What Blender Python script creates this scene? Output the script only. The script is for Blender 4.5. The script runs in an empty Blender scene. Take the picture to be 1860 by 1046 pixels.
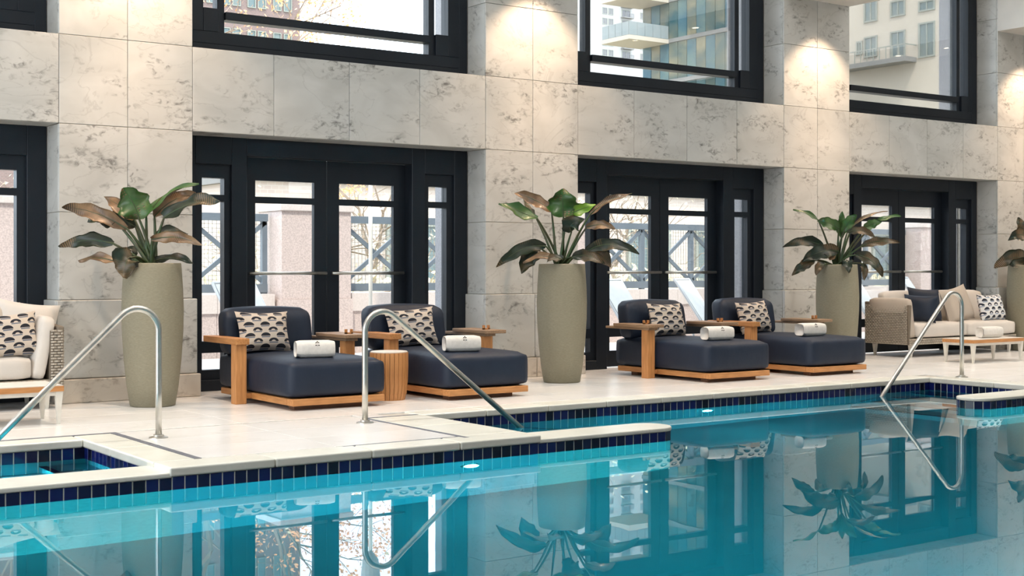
import bpy, bmesh, math, random
from mathutils import Vector, Matrix
random.seed(7)
PI = math.pi
S = bpy.context.scene
C = S.collection

# ------------------------------------------------------------------ camera
F_PX, TH, Y0, D, H = 2450.0, math.radians(35.17), 486.0, 11.24, 1.12
sT, cT = math.sin(TH), math.cos(TH)
cam_d = bpy.data.cameras.new('camera')
cam_d.sensor_width = 36.0
cam_d.lens = F_PX / 1860.0 * 36.0
cam_d.shift_y = -(523.0 - Y0) / 1860.0
cam_d.clip_end = 2000
cam = bpy.data.objects.new('camera', cam_d)
cam.location = (0, -D, H)
cam.rotation_euler = (PI / 2, 0, -TH)
C.objects.link(cam)
S.camera = cam

# ------------------------------------------------------------------ world, sun, exposure
w = bpy.data.worlds.new('overcast_sky'); S.world = w
w.use_nodes = True
bg = w.node_tree.nodes['Background']
bg.inputs[0].default_value = (0.86, 0.93, 1.0, 1)
bg.inputs[1].default_value = 5.2
S.view_settings.view_transform = 'Standard'
S.view_settings.look = 'None'
S.view_settings.exposure = 0.0
S.view_settings.gamma = 1.0
S.view_settings.use_curve_mapping = False
try:
    S.cycles.use_denoising = True
    S.cycles.max_bounces = 8
    S.cycles.diffuse_bounces = 4
    S.cycles.glossy_bounces = 4
    S.cycles.transmission_bounces = 8
    S.cycles.transparent_max_bounces = 12
    S.cycles.caustics_reflective = False
    S.cycles.caustics_refractive = False
    S.cycles.sample_clamp_indirect = 20.0
except Exception:
    pass

def light(name, kind, loc, rot, energy, color=(1, 1, 1), **kw):
    L = bpy.data.lights.new(name, kind)
    L.energy = energy; L.color = color
    for k, v in kw.items():
        setattr(L, k, v)
    o = bpy.data.objects.new(name, L)
    o.location = loc; o.rotation_euler = rot
    C.objects.link(o)
    return o

light('sun', 'SUN', (0, -20, 30), (math.radians(32), 0, math.radians(-38)), 4.5, (1.0, 0.88, 0.72), angle=math.radians(2))
# area lights added between the beams as soft fill for the hall
COFFERS = [(-2.0, 0.25), (1.8, 0.0), (6.05, 0.0), (10.32, 0.0), (14.53, 0.0), (18.8, 0.0)]
for cx, _ in COFFERS[1:]:
    light('ceiling_fill_light', 'AREA', (cx, -4.6, 5.5), (0, 0, 0), 16, (0.96, 0.98, 1.0), shape='RECTANGLE', size=2.4, size_y=6.5)

# portals guide daylight sampling through the glazed end wall
pw = light('end_wall_daylight', 'AREA', (-5.05, -4.85, 2.65), (0, math.radians(-90), 0), 1.0, shape='RECTANGLE', size=5.1, size_y=9.1)
pw.data.cycles.is_portal = True

# ------------------------------------------------------------------ photo helpers
def pl(x, y, Y=0.0):            # photo pixel -> point on the plane Y = const
    u = (x - 930) / F_PX; d = Y + D
    X = d * (sT + u * cT) / (cT - u * sT)
    return X, H - (y - Y0) * (X * sT + d * cT) / F_PX
def flo(x, y, z=0.0):           # photo pixel -> point on the plane Z = const
    dep = (H - z) * F_PX / (y - Y0); lat = (x - 930) / F_PX * dep
    return lat * cT + dep * sT, -lat * sT + dep * cT - D
def at_depth(x, y, dep):
    lat = (x - 930) / F_PX * dep
    return Vector((lat * cT + dep * sT, -lat * sT + dep * cT - D, H - (y - Y0) * dep / F_PX))

# ------------------------------------------------------------------ materials
def nt(name):
    m = bpy.data.materials.new(name); m.use_nodes = True
    n = m.node_tree.nodes; l = m.node_tree.links
    return m, n, l, n['Principled BSDF']
def setp(b, **kw):
    names = {'rough': 'Roughness', 'metal': 'Metallic', 'spec': 'Specular IOR Level', 'coat': 'Coat Weight', 'sheen': 'Sheen Weight', 'trans': 'Transmission Weight', 'ior': 'IOR'}
    for k, v in kw.items():
        b.inputs[names[k]].default_value = v
def rgba(c): return (c[0], c[1], c[2], 1)

def mat(name, c1, c2=None, scale=8.0, rough=0.6, metal=0.0, stretch=(1, 1, 1), bump=0.0, bscale=60.0, detail=4.0, **kw):
    m, n, l, b = nt(name)
    setp(b, rough=rough, metal=metal, **kw)
    tc = n.new('ShaderNodeTexCoord'); mp = n.new('ShaderNodeMapping')
    mp.inputs['Scale'].default_value = stretch
    l.new(tc.outputs['Object'], mp.inputs[0])
    if c2 is None:
        c2 = tuple(x * 0.9 for x in c1)
    nz = n.new('ShaderNodeTexNoise'); nz.inputs['Scale'].default_value = scale; nz.inputs['Detail'].default_value = detail
    l.new(mp.outputs[0], nz.inputs[0])
    rp = n.new('ShaderNodeValToRGB')
    rp.color_ramp.elements[0].position = 0.35; rp.color_ramp.elements[1].position = 0.65
    rp.color_ramp.elements[0].color = rgba(c1); rp.color_ramp.elements[1].color = rgba(c2)
    l.new(nz.outputs[0], rp.inputs[0]); l.new(rp.outputs[0], b.inputs['Base Color'])
    if bump:
        n2 = n.new('ShaderNodeTexNoise'); n2.inputs['Scale'].default_value = bscale; n2.inputs['Detail'].default_value = 3
        l.new(mp.outputs[0], n2.inputs[0])
        bp = n.new('ShaderNodeBump'); bp.inputs['Strength'].default_value = bump; bp.inputs['Distance'].default_value = 0.01
        l.new(n2.outputs[0], bp.inputs['Height']); l.new(bp.outputs[0], b.inputs['Normal'])
    return m

def marble(name, base, base2, vein, amount=0.75, rough=0.35, vs=1.0):
    m, n, l, b = nt(name)
    setp(b, rough=rough)
    tc = n.new('ShaderNodeTexCoord'); oi = n.new('ShaderNodeObjectInfo')
    add = n.new('ShaderNodeVectorMath'); add.operation = 'MULTIPLY_ADD'
    comb = n.new('ShaderNodeCombineXYZ')
    for i in range(3): l.new(oi.outputs['Random'], comb.inputs[i])
    l.new(comb.outputs[0], add.inputs[0]); add.inputs[1].default_value = (37, 53, 71); l.new(tc.outputs['Object'], add.inputs[2])
    mp = n.new('ShaderNodeMapping'); mp.inputs['Rotation'].default_value = (0.3, 0.5, 0.2); mp.inputs['Scale'].default_value = (1.0, 1.0, 1.7)
    l.new(add.outputs[0], mp.inputs[0])
    big = n.new('ShaderNodeTexNoise'); big.inputs['Scale'].default_value = 1.6 * vs; big.inputs['Detail'].default_value = 3; big.inputs['Distortion'].default_value = 1.0
    l.new(mp.outputs[0], big.inputs[0])
    r1 = n.new('ShaderNodeValToRGB'); r1.color_ramp.elements[0].position = 0.3; r1.color_ramp.elements[1].position = 0.7
    r1.color_ramp.elements[0].color = rgba(base); r1.color_ramp.elements[1].color = rgba(base2)
    l.new(big.outputs[0], r1.inputs[0])
    msk = n.new('ShaderNodeTexNoise'); msk.inputs['Scale'].default_value = 2.6 * vs; msk.inputs['Detail'].default_value = 3; msk.inputs['Distortion'].default_value = 0.8
    l.new(mp.outputs[0], msk.inputs[0])
    r2 = n.new('ShaderNodeValToRGB'); r2.color_ramp.elements[0].position = 0.50; r2.color_ramp.elements[1].position = 0.62
    l.new(msk.outputs[0], r2.inputs[0])
    fine = n.new('ShaderNodeTexNoise'); fine.inputs['Scale'].default_value = 13 * vs; fine.inputs['Detail'].default_value = 7; fine.inputs['Roughness'].default_value = 0.62; fine.inputs['Distortion'].default_value = 0.7
    l.new(mp.outputs[0], fine.inputs[0])
    r3 = n.new('ShaderNodeValToRGB'); r3.color_ramp.elements[0].position = 0.49; r3.color_ramp.elements[1].position = 0.68
    l.new(fine.outputs[0], r3.inputs[0])
    mu = n.new('ShaderNodeMath'); mu.operation = 'MULTIPLY'; l.new(r2.outputs[0], mu.inputs[0]); l.new(r3.outputs[0], mu.inputs[1])
    # thin long veins
    vn = n.new('ShaderNodeTexNoise'); vn.inputs['Scale'].default_value = 1.1 * vs; vn.inputs['Detail'].default_value = 6; vn.inputs['Distortion'].default_value = 1.4
    l.new(mp.outputs[0], vn.inputs[0])
    sb = n.new('ShaderNodeMath'); sb.operation = 'SUBTRACT'; sb.inputs[1].default_value = 0.5; l.new(vn.outputs[0], sb.inputs[0])
    ab = n.new('ShaderNodeMath'); ab.operation = 'ABSOLUTE'; l.new(sb.outputs[0], ab.inputs[0])
    rv = n.new('ShaderNodeValToRGB'); rv.color_ramp.elements[0].position = 0.0; rv.color_ramp.elements[1].position = 0.009
    rv.color_ramp.elements[0].color = (0.22, 0.22, 0.22, 1); rv.color_ramp.elements[1].color = (0, 0, 0, 1)
    l.new(ab.outputs[0], rv.inputs[0])
    mx = n.new('ShaderNodeMath'); mx.operation = 'MAXIMUM'; l.new(mu.outputs[0], mx.inputs[0]); l.new(rv.outputs[0], mx.inputs[1])
    sc = n.new('ShaderNodeMath'); sc.operation = 'MULTIPLY'; sc.inputs[1].default_value = amount; l.new(mx.outputs[0], sc.inputs[0])
    mix = n.new('ShaderNodeMix'); mix.data_type = 'RGBA'
    l.new(sc.outputs[0], mix.inputs['Factor']); l.new(r1.outputs[0], mix.inputs['A']); mix.inputs['B'].default_value = rgba(vein)
    l.new(mix.outputs['Result'], b.inputs['Base Color'])
    return m

def pattern_fabric(name, nu, nv, bgc, dark, grey):
    m, n, l, b = nt(name); setp(b, rough=0.85)
    tc = n.new('ShaderNodeTexCoord'); sx = n.new('ShaderNodeSeparateXYZ'); l.new(tc.outputs['UV'], sx.inputs[0])
    def M(op, a, bb=None, c=None):
        x = n.new('ShaderNodeMath'); x.operation = op
        for i, v in enumerate((a, bb, c)):
            if v is None: continue
            if isinstance(v, (int, float)): x.inputs[i].default_value = v
            else: l.new(v, x.inputs[i])
        return x.outputs[0]
    U = M('MULTIPLY', sx.outputs[0], nu); V = M('MULTIPLY', sx.outputs[1], nv)
    row = M('FLOOR', V); par = M('MODULO', row, 2.0)
    y = M('FRACT', V); x = M('SUBTRACT', M('FRACT', M('MULTIPLY_ADD', par, 0.5, U)), 0.5)
    yy = M('SUBTRACT', y, 0.34)
    d = M('SQRT', M('ADD', M('POWER', M('ABSOLUTE', x), 2.0), M('POWER', M('ABSOLUTE', M('MULTIPLY', yy, 0.50)), 2.0)))
    arch = M('MULTIPLY', M('LESS_THAN', d, 0.31), M('GREATER_THAN', yy, 0.0))
    inner = M('MULTIPLY', M('LESS_THAN', d, 0.13), M('GREATER_THAN', yy, 0.0))
    inner = M('MULTIPLY', inner, par)
    dk = M('SUBTRACT', arch, inner)
    band = M('MULTIPLY', M('LESS_THAN', M('ABSOLUTE', x), 0.27), M('MULTIPLY', M('LESS_THAN', y, 0.28), M('GREATER_THAN', y, 0.06)))
    m1 = n.new('ShaderNodeMix'); m1.data_type = 'RGBA'; l.new(band, m1.inputs['Factor']); m1.inputs['A'].default_value = rgba(bgc); m1.inputs['B'].default_value = rgba(grey)
    m2 = n.new('ShaderNodeMix'); m2.data_type = 'RGBA'; l.new(dk, m2.inputs['Factor']); l.new(m1.outputs['Result'], m2.inputs['A']); m2.inputs['B'].default_value = rgba(dark)
    l.new(m2.outputs['Result'], b.inputs['Base Color'])
    return m

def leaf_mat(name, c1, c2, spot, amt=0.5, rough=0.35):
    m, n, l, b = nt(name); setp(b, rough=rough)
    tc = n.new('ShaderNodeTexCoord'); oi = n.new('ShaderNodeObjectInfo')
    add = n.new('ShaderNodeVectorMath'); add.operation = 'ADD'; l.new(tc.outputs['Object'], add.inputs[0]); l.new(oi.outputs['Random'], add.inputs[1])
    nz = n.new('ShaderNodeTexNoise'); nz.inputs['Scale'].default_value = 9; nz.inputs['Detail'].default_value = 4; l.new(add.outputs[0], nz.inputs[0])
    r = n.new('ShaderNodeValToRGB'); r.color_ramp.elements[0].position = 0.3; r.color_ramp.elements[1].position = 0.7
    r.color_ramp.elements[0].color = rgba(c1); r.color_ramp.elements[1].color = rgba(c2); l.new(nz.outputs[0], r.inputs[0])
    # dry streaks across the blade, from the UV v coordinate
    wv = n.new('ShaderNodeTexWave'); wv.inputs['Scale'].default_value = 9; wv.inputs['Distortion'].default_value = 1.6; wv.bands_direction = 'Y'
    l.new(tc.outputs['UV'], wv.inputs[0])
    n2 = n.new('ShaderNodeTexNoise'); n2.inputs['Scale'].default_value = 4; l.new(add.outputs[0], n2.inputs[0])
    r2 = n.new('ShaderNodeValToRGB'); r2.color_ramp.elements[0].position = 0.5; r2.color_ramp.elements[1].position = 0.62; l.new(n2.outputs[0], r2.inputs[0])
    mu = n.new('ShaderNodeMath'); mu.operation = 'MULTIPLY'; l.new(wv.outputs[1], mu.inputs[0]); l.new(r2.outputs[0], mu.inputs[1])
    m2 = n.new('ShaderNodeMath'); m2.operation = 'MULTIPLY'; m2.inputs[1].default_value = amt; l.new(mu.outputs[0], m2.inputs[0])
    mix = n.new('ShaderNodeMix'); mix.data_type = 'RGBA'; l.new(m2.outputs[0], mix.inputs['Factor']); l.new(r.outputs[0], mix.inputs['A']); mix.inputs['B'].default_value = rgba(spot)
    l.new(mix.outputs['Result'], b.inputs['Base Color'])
    return m

def brick_mat(name, c1, c2, mortar, scale):
    m, n, l, b = nt(name); setp(b, rough=0.8)
    tc = n.new('ShaderNodeTexCoord'); bk = n.new('ShaderNodeTexBrick')
    mp = n.new('ShaderNodeMapping'); mp.inputs['Rotation'].default_value = (PI / 2, 0, 0); l.new(tc.outputs['Object'], mp.inputs[0])
    l.new(mp.outputs[0], bk.inputs[0]); bk.inputs['Scale'].default_value = scale
    bk.inputs['Color1'].default_value = rgba(c1); bk.inputs['Color2'].default_value = rgba(c2); bk.inputs['Mortar'].default_value = rgba(mortar)
    l.new(bk.outputs[0], b.inputs['Base Color'])
    return m

def glass_mat(name, tint=(0.95, 0.98, 1.0)):
    m = bpy.data.materials.new(name); m.use_nodes = True
    n = m.node_tree.nodes; l = m.node_tree.links; n.clear()
    out = n.new('ShaderNodeOutputMaterial'); mx = n.new('ShaderNodeMixShader'); fr = n.new('ShaderNodeFresnel'); fr.inputs[0].default_value = 1.45
    t = n.new('ShaderNodeBsdfTransparent'); t.inputs[0].default_value = rgba(tint); g = n.new('ShaderNodeBsdfGlossy'); g.inputs['Roughness'].default_value = 0.0
    hv = n.new('ShaderNodeMath'); hv.operation = 'MULTIPLY'; hv.inputs[1].default_value = 0.5
    l.new(fr.outputs[0], hv.inputs[0])
    l.new(hv.outputs[0], mx.inputs[0]); l.new(t.outputs[0], mx.inputs[1]); l.new(g.outputs[0], mx.inputs[2]); l.new(mx.outputs[0], out.inputs[0])
    return m

def water_mat():
    m = bpy.data.materials.new('pool_water'); m.use_nodes = True
    n = m.node_tree.nodes; l = m.node_tree.links; n.clear()
    out = n.new('ShaderNodeOutputMaterial'); mx = n.new('ShaderNodeMixShader'); fr = n.new('ShaderNodeFresnel'); fr.inputs[0].default_value = 1.333
    rf = n.new('ShaderNodeBsdfRefraction'); rf.inputs['Color'].default_value = (0.03, 0.50, 0.68, 1); rf.inputs['IOR'].default_value = 1.333; rf.inputs['Roughness'].default_value = 0.0
    gl = n.new('ShaderNodeBsdfGlossy'); gl.inputs['Roughness'].default_value = 0.0; gl.inputs['Color'].default_value = (0.93, 0.97, 1, 1)
    tc = n.new('ShaderNodeTexCoord'); nz = n.new('ShaderNodeTexNoise'); nz.inputs['Scale'].default_value = 1.3; nz.inputs['Detail'].default_value = 2
    l.new(tc.outputs['Object'], nz.inputs[0])
    bp = n.new('ShaderNodeBump'); bp.inputs['Strength'].default_value = 0.02; bp.inputs['Distance'].default_value = 0.02
    l.new(nz.outputs[0], bp.inputs['Height'])
    for s_ in (fr, rf, gl): l.new(bp.outputs[0], s_.inputs['Normal'])
    l.new(fr.outputs[0], mx.inputs[0]); l.new(rf.outputs[0], mx.inputs[1]); l.new(gl.outputs[0], mx.inputs[2]); l.new(mx.outputs[0], out.inputs[0])
    return m

M = {}
M['marble'] = marble('wall_marble', (0.49, 0.495, 0.47), (0.60, 0.605, 0.58), (0.13, 0.125, 0.115), 0.9, 0.32)
M['base_marble'] = marble('base_marble', (0.54, 0.49, 0.42), (0.64, 0.60, 0.53), (0.22, 0.17, 0.13), 0.7, 0.35)
M['grout'] = mat('wall_grout', (0.52, 0.46, 0.38), (0.46, 0.40, 0.33), 30, 0.9)
M['floor'] = marble('floor_marble', (0.80, 0.79, 0.77), (0.88, 0.875, 0.86), (0.5, 0.47, 0.42), 0.25, 0.22, 0.8)
M['floor_joint'] = mat('floor_joint', (0.5, 0.47, 0.42), None, 20, 0.8)
M['coping'] = marble('coping_marble', (0.70, 0.70, 0.62), (0.80, 0.80, 0.73), (0.48, 0.50, 0.42), 0.35, 0.3, 1.2)  # green in the colour stands in for reflected pool water
M['inlay'] = mat('inlay_slate', (0.10, 0.11, 0.14), (0.17, 0.18, 0.21), 30, 0.4)
M['frame'] = mat('dark_frame_paint', (0.009, 0.013, 0.019), (0.012, 0.016, 0.023), 3, 0.42, spec=0.3)
M['glass'] = glass_mat('window_glass')
M['steel'] = mat('brushed_steel', (0.62, 0.60, 0.55), (0.52, 0.50, 0.46), 12, 0.32, 1.0)
M['navy'] = mat('navy_fabric', (0.0065, 0.014, 0.032), (0.009, 0.018, 0.039), 3, 0.55, bump=0.5, bscale=7, spec=0.4)
M['teak'] = mat('teak_wood', (0.56, 0.26, 0.09), (0.42, 0.18, 0.055), 5, 0.5, stretch=(14, 1.2, 14))
M['teak_x'] = mat('teak_wood_cross', (0.58, 0.27, 0.095), (0.43, 0.185, 0.058), 5, 0.5, stretch=(1.2, 14, 14))
M['teak_z'] = mat('teak_wood_upright', (0.60, 0.28, 0.10), (0.45, 0.195, 0.062), 5, 0.5, stretch=(14, 14, 1.2))
M['dark_wood'] = mat('dark_teak', (0.17, 0.075, 0.035), (0.11, 0.05, 0.025), 5, 0.5, stretch=(1.2, 14, 14))
M['grey_teak'] = mat('weathered_teak', (0.34, 0.22, 0.13), (0.24, 0.145, 0.08), 6, 0.55, stretch=(14, 1.2, 14))
M['towel'] = mat('towel_terry', (0.80, 0.77, 0.72), (0.74, 0.71, 0.66), 40, 0.95, bump=0.5, bscale=300)
M['emblem'] = mat('emblem_thread', (0.05, 0.045, 0.04), None, 10, 0.8)
M['planter'] = mat('planter_stone', (0.30, 0.275, 0.195), (0.25, 0.225, 0.155), 40, 0.75, stretch=(1, 1, 6), bump=0.5, bscale=120)
M['soil'] = mat('soil', (0.03, 0.02, 0.014), (0.05, 0.035, 0.025), 40, 0.95)
M['wicker'] = mat('wicker', (0.46, 0.41, 0.34), (0.37, 0.33, 0.27), 20, 0.7)
M['wicker_dark'] = mat('wicker_core', (0.20, 0.165, 0.125), None, 20, 0.8)
M['tan'] = mat('sand_fabric', (0.52, 0.46, 0.39), (0.48, 0.42, 0.355), 4, 0.9, bump=0.2, bscale=200)
M['cream'] = mat('cream_fabric', (0.68, 0.64, 0.59), (0.64, 0.60, 0.55), 4, 0.9, bump=0.2, bscale=200)
M['white_metal'] = mat('cream_metal', (0.70, 0.67, 0.60), None, 10, 0.4)
M['stone_top'] = mat('pale_table_top', (0.72, 0.68, 0.62), (0.66, 0.62, 0.56), 12, 0.4)
M['pattern'] = pattern_fabric('arch_print_fabric', 3.3, 7.0, (0.60, 0.52, 0.44), (0.010, 0.012, 0.020), (0.15, 0.17, 0.21))
M['pattern_white'] = pattern_fabric('arch_print_white', 4.0, 6.0, (0.72, 0.72, 0.72), (0.012, 0.018, 0.035), (0.24, 0.30, 0.40))
M['tile_a'] = mat('navy_tile', (0.006, 0.011, 0.10), (0.009, 0.016, 0.14), 5, 0.12)
M['tile_b'] = mat('deep_navy_tile', (0.006, 0.009, 0.05), (0.010, 0.014, 0.075), 5, 0.12)
M['tile_c'] = mat('near_black_tile', (0.004, 0.006, 0.022), (0.007, 0.009, 0.032), 5, 0.12)
M['plaster'] = mat('pool_plaster', (0.50, 0.72, 0.74), (0.46, 0.67, 0.70), 2, 0.8)
M['tile_grout'] = mat('tile_grout', (0.78, 0.80, 0.72), None, 20, 0.8)
M['ceiling'] = mat('ceiling_paint', (0.72, 0.70, 0.66), None, 2, 0.8)
M['paint'] = mat('wall_paint', (0.62, 0.60, 0.56), None, 2, 0.8)
M['granite'] = mat('pink_granite', (0.58, 0.47, 0.43), (0.42, 0.34, 0.31), 55, 0.6, detail=8)
M['granite_cap'] = mat('pale_granite', (0.62, 0.54, 0.50), (0.55, 0.48, 0.44), 40, 0.6)
M['grey_granite'] = mat('grey_granite', (0.22, 0.21, 0.22), (0.30, 0.29, 0.30), 60, 0.5)
M['paving'] = mat('terrace_paving', (0.62, 0.58, 0.54), (0.55, 0.51, 0.48), 6, 0.8)
M['rail_paint'] = mat('railing_paint', (0.12, 0.15, 0.18), (0.14, 0.17, 0.20), 6, 0.5)
M['wire'] = mat('railing_mesh_wire', (0.35, 0.34, 0.30), None, 6, 0.6)
M['bark'] = mat('bark', (0.20, 0.15, 0.11), (0.28, 0.22, 0.17), 12, 0.9)
M['foliage_yellow'] = mat('yellow_foliage', (0.50, 0.47, 0.30), (0.56, 0.46, 0.30), 3, 0.8)
M['foliage_orange'] = mat('orange_foliage', (0.70, 0.30, 0.10), (0.72, 0.42, 0.22), 5, 0.8)
M['lounger_mesh'] = mat('lounger_fabric', (0.66, 0.66, 0.63), None, 6, 0.7)
M['lounger_metal'] = mat('lounger_metal', (0.55, 0.56, 0.57), None, 6, 0.4, 0.6)
M['pinkbrick'] = brick_mat('pink_brick', (0.17, 0.11, 0.10), (0.14, 0.095, 0.085), (0.19, 0.155, 0.14), 2.0)
M['brickpale'] = brick_mat('pale_brick', (0.44, 0.37, 0.32), (0.40, 0.33, 0.29), (0.46, 0.41, 0.37), 2.0)
M['beige'] = mat('beige_render', (0.38, 0.33, 0.27), (0.42, 0.365, 0.30), 0.3, 0.85)
M['white_render'] = mat('white_render', (0.30, 0.295, 0.29), (0.28, 0.275, 0.27), 0.1, 0.85)
M['curtain'] = mat('teal_curtain_wall', (0.008, 0.055, 0.068), (0.17, 0.155, 0.10), 0.32, 0.15, detail=7, stretch=(1, 1, 1.8), spec=0.25)
M['curtain_b'] = mat('blue_curtain_wall', (0.016, 0.075, 0.11), (0.09, 0.14, 0.13), 0.4, 0.15, detail=7, stretch=(1, 1, 1.8), spec=0.25)
M['slab'] = mat('concrete_slab', (0.17, 0.167, 0.163), None, 1, 0.8)
M['balcony_glass'] = mat('balcony_glass', (0.22, 0.24, 0.24), (0.19, 0.22, 0.225), 1, 0.2)
M['window_far'] = mat('far_window', (0.07, 0.11, 0.115), (0.11, 0.135, 0.125), 0.6, 0.2)
M['window_trim'] = mat('far_window_trim', (0.22, 0.23, 0.20), None, 1, 0.7)
M['far_dark'] = mat('far_dark_metal', (0.13, 0.13, 0.14), None, 1, 0.6)
M['lawn'] = mat('street_ground', (0.42, 0.38, 0.30), (0.36, 0.34, 0.24), 0.5, 0.9)
M['water'] = water_mat()
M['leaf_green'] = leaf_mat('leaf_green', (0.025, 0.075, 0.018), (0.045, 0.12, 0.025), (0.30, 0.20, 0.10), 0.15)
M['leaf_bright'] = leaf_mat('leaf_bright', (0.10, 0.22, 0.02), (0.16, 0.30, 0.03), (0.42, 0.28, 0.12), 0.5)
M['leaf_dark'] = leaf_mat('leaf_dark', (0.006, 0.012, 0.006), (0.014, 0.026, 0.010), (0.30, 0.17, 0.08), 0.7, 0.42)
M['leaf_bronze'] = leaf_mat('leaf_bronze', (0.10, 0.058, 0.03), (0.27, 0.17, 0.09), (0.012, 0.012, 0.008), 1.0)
M['stalk'] = mat('leaf_stalk', (0.03, 0.07, 0.02), (0.05, 0.05, 0.02), 8, 0.4)
M['lamp_trim'] = mat('lamp_trim', (0.7, 0.7, 0.68), None, 8, 0.4)
lm, ln, ll, lb = nt('lamp_lens'); lb.inputs['Base Color'].default_value = (1, 0.9, 0.75, 1); lb.inputs['Emission Color'].default_value = (1, 0.82, 0.6, 1); lb.inputs['Emission Strength'].default_value = 12
M['lens'] = lm
pm, pn, p_l, pb = nt('fill_panel_glow'); pb.inputs['Base Color'].default_value = (0.9, 0.9, 0.9, 1); pb.inputs['Emission Color'].default_value = (1, 0.96, 0.9, 1); pb.inputs['Emission Strength'].default_value = 2.0  # glow for the added ceiling fill panels
M['panel'] = pm
qm, qn, q_l, qb = nt('pool_lamp_lens'); qb.inputs['Base Color'].default_value = (1, 1, 1, 1); qb.inputs['Emission Color'].default_value = (1, 0.95, 0.85, 1); qb.inputs['Emission Strength'].default_value = 300
M['pool_lens'] = qm

# ------------------------------------------------------------------ mesh helpers
class MB:
    def __init__(s): s.v = []; s.f = []; s.uv = None
    def box(s, x0, x1, y0, y1, z0, z1):
        b = len(s.v)
        s.v += [(x0, y0, z0), (x1, y0, z0), (x1, y1, z0), (x0, y1, z0), (x0, y0, z1), (x1, y0, z1), (x1, y1, z1), (x0, y1, z1)]
        s.f += [tuple(b + i for i in q) for q in ((0, 3, 2, 1), (4, 5, 6, 7), (0, 1, 5, 4), (1, 2, 6, 5), (2, 3, 7, 6), (3, 0, 4, 7))]
        return s
    def quad(s, *p):
        b = len(s.v); s.v += [tuple(q) for q in p]; s.f.append(tuple(range(b, b + len(p)))); return s
    def tube(s, pts, r, n=10, cap=True):
        pts = [Vector(p) for p in pts]
        if not hasattr(r, '__len__'): r = [r] * len(pts)
        b0 = len(s.v); up = None
        for i, p in enumerate(pts):
            t = (pts[min(i + 1, len(pts) - 1)] - pts[max(i - 1, 0)]).normalized()
            if up is None:
                up = t.orthogonal().normalized()
            else:
                up = (up - t * up.dot(t))
                up = up.normalized() if up.length > 1e-6 else t.orthogonal().normalized()
            sd = t.cross(up)
            for k in range(n):
                a = 2 * PI * k / n
                s.v.append(tuple(p + (up * math.cos(a) + sd * math.sin(a)) * r[i]))
        for i in range(len(pts) - 1):
            for k in range(n):
                a = b0 + i * n + k; c = b0 + i * n + (k + 1) % n
                s.f.append((a, c, c + n, a + n))
        if cap:
            s.f.append(tuple(b0 + k for k in reversed(range(n))))
            e = b0 + (len(pts) - 1) * n
            s.f.append(tuple(e + k for k in range(n)))
        return s
    def lathe(s, prof, n=40, cx=0, cy=0, cap=True):
        b = len(s.v)
        for r, z in prof:
            for k in range(n):
                a = 2 * PI * k / n
                s.v.append((cx + r * math.cos(a), cy + r * math.sin(a), z))
        for i in range(len(prof) - 1):
            for k in range(n):
                p = b + i * n + k; q = b + i * n + (k + 1) % n
                s.f.append((p, q, q + n, p + n))
        if cap:
            s.f.append(tuple(b + k for k in reversed(range(n))))
            e = b + (len(prof) - 1) * n
            s.f.append(tuple(e + k for k in range(n)))
        return s
    def beam(s, a, b, wx, wz):              # rectangular bar from a to b
        a = Vector(a); b = Vector(b); t = (b - a).normalized()
        ref = Vector((0, 1, 0)) if abs(t.y) < 0.9 else Vector((0, 0, 1))
        sd = t.cross(ref).normalized(); up = sd.cross(t)
        i = len(s.v)
        for p in (a, b):
            for u, q in ((-1, -1), (1, -1), (1, 1), (-1, 1)):
                s.v.append(tuple(p + sd * u * wx / 2 + up * q * wz / 2))
        s.f += [tuple(i + k for k in q) for q in ((0, 1, 2, 3), (7, 6, 5, 4), (0, 4, 5, 1), (1, 5, 6, 2), (2, 6, 7, 3), (3, 7, 4, 0))]
        return s
    def mesh(s, name, smooth=False, bevel=0.0, seg=2):
        me = bpy.data.meshes.new(name)
        me.from_pydata(s.v, [], s.f)
        if bevel:
            bm = bmesh.new(); bm.from_mesh(me)
            bmesh.ops.recalc_face_normals(bm, faces=bm.faces)
            es = [e for e in bm.edges if len(e.link_faces) == 2 and e.calc_face_angle(0) > 0.6]
            bmesh.ops.bevel(bm, geom=es, offset=bevel, segments=seg, affect='EDGES', profile=0.5)
            bm.to_mesh(me); bm.free()
        me.update()
        if smooth:
            me.polygons.foreach_set('use_smooth', [True] * len(me.polygons))
        return me

def link(name, me, m, parent=None, loc=None, rot=None):
    o = bpy.data.objects.new(name, me)
    C.objects.link(o)
    if m is not None and me is not None and len(me.materials) == 0:
        me.materials.append(M[m] if isinstance(m, str) else m)
    if parent is not None: o.parent = parent
    if loc is not None: o.location = loc
    if rot is not None: o.rotation_euler = rot
    return o
def obj(name, mb, m, parent=None, loc=None, rot=None, smooth=False, bevel=0.0, seg=2):
    return link(name, mb.mesh(name, smooth, bevel, seg), m, parent, loc, rot)
def tag(o, label, cat, group=None, kind=None):
    if label: o['label'] = label
    if cat: o['category'] = cat
    if group: o['group'] = group
    if kind: o['kind'] = kind
    return o
def thing(name, label, cat, loc=(0, 0, 0), rotz=0, group=None):
    o = bpy.data.objects.new(name, None); o.empty_display_size = 0.1
    C.objects.link(o); o.location = loc; o.rotation_euler = (0, 0, rotz)
    return tag(o, label, cat, group)
def struct(o, label=None, cat=None):
    o['kind'] = 'structure'
    return tag(o, label, cat)
def struct_empty(name, label, cat, loc=(0, 0, 0)):
    o = bpy.data.objects.new(name, None); C.objects.link(o); o.location = loc
    return struct(o, label, cat)

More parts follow.
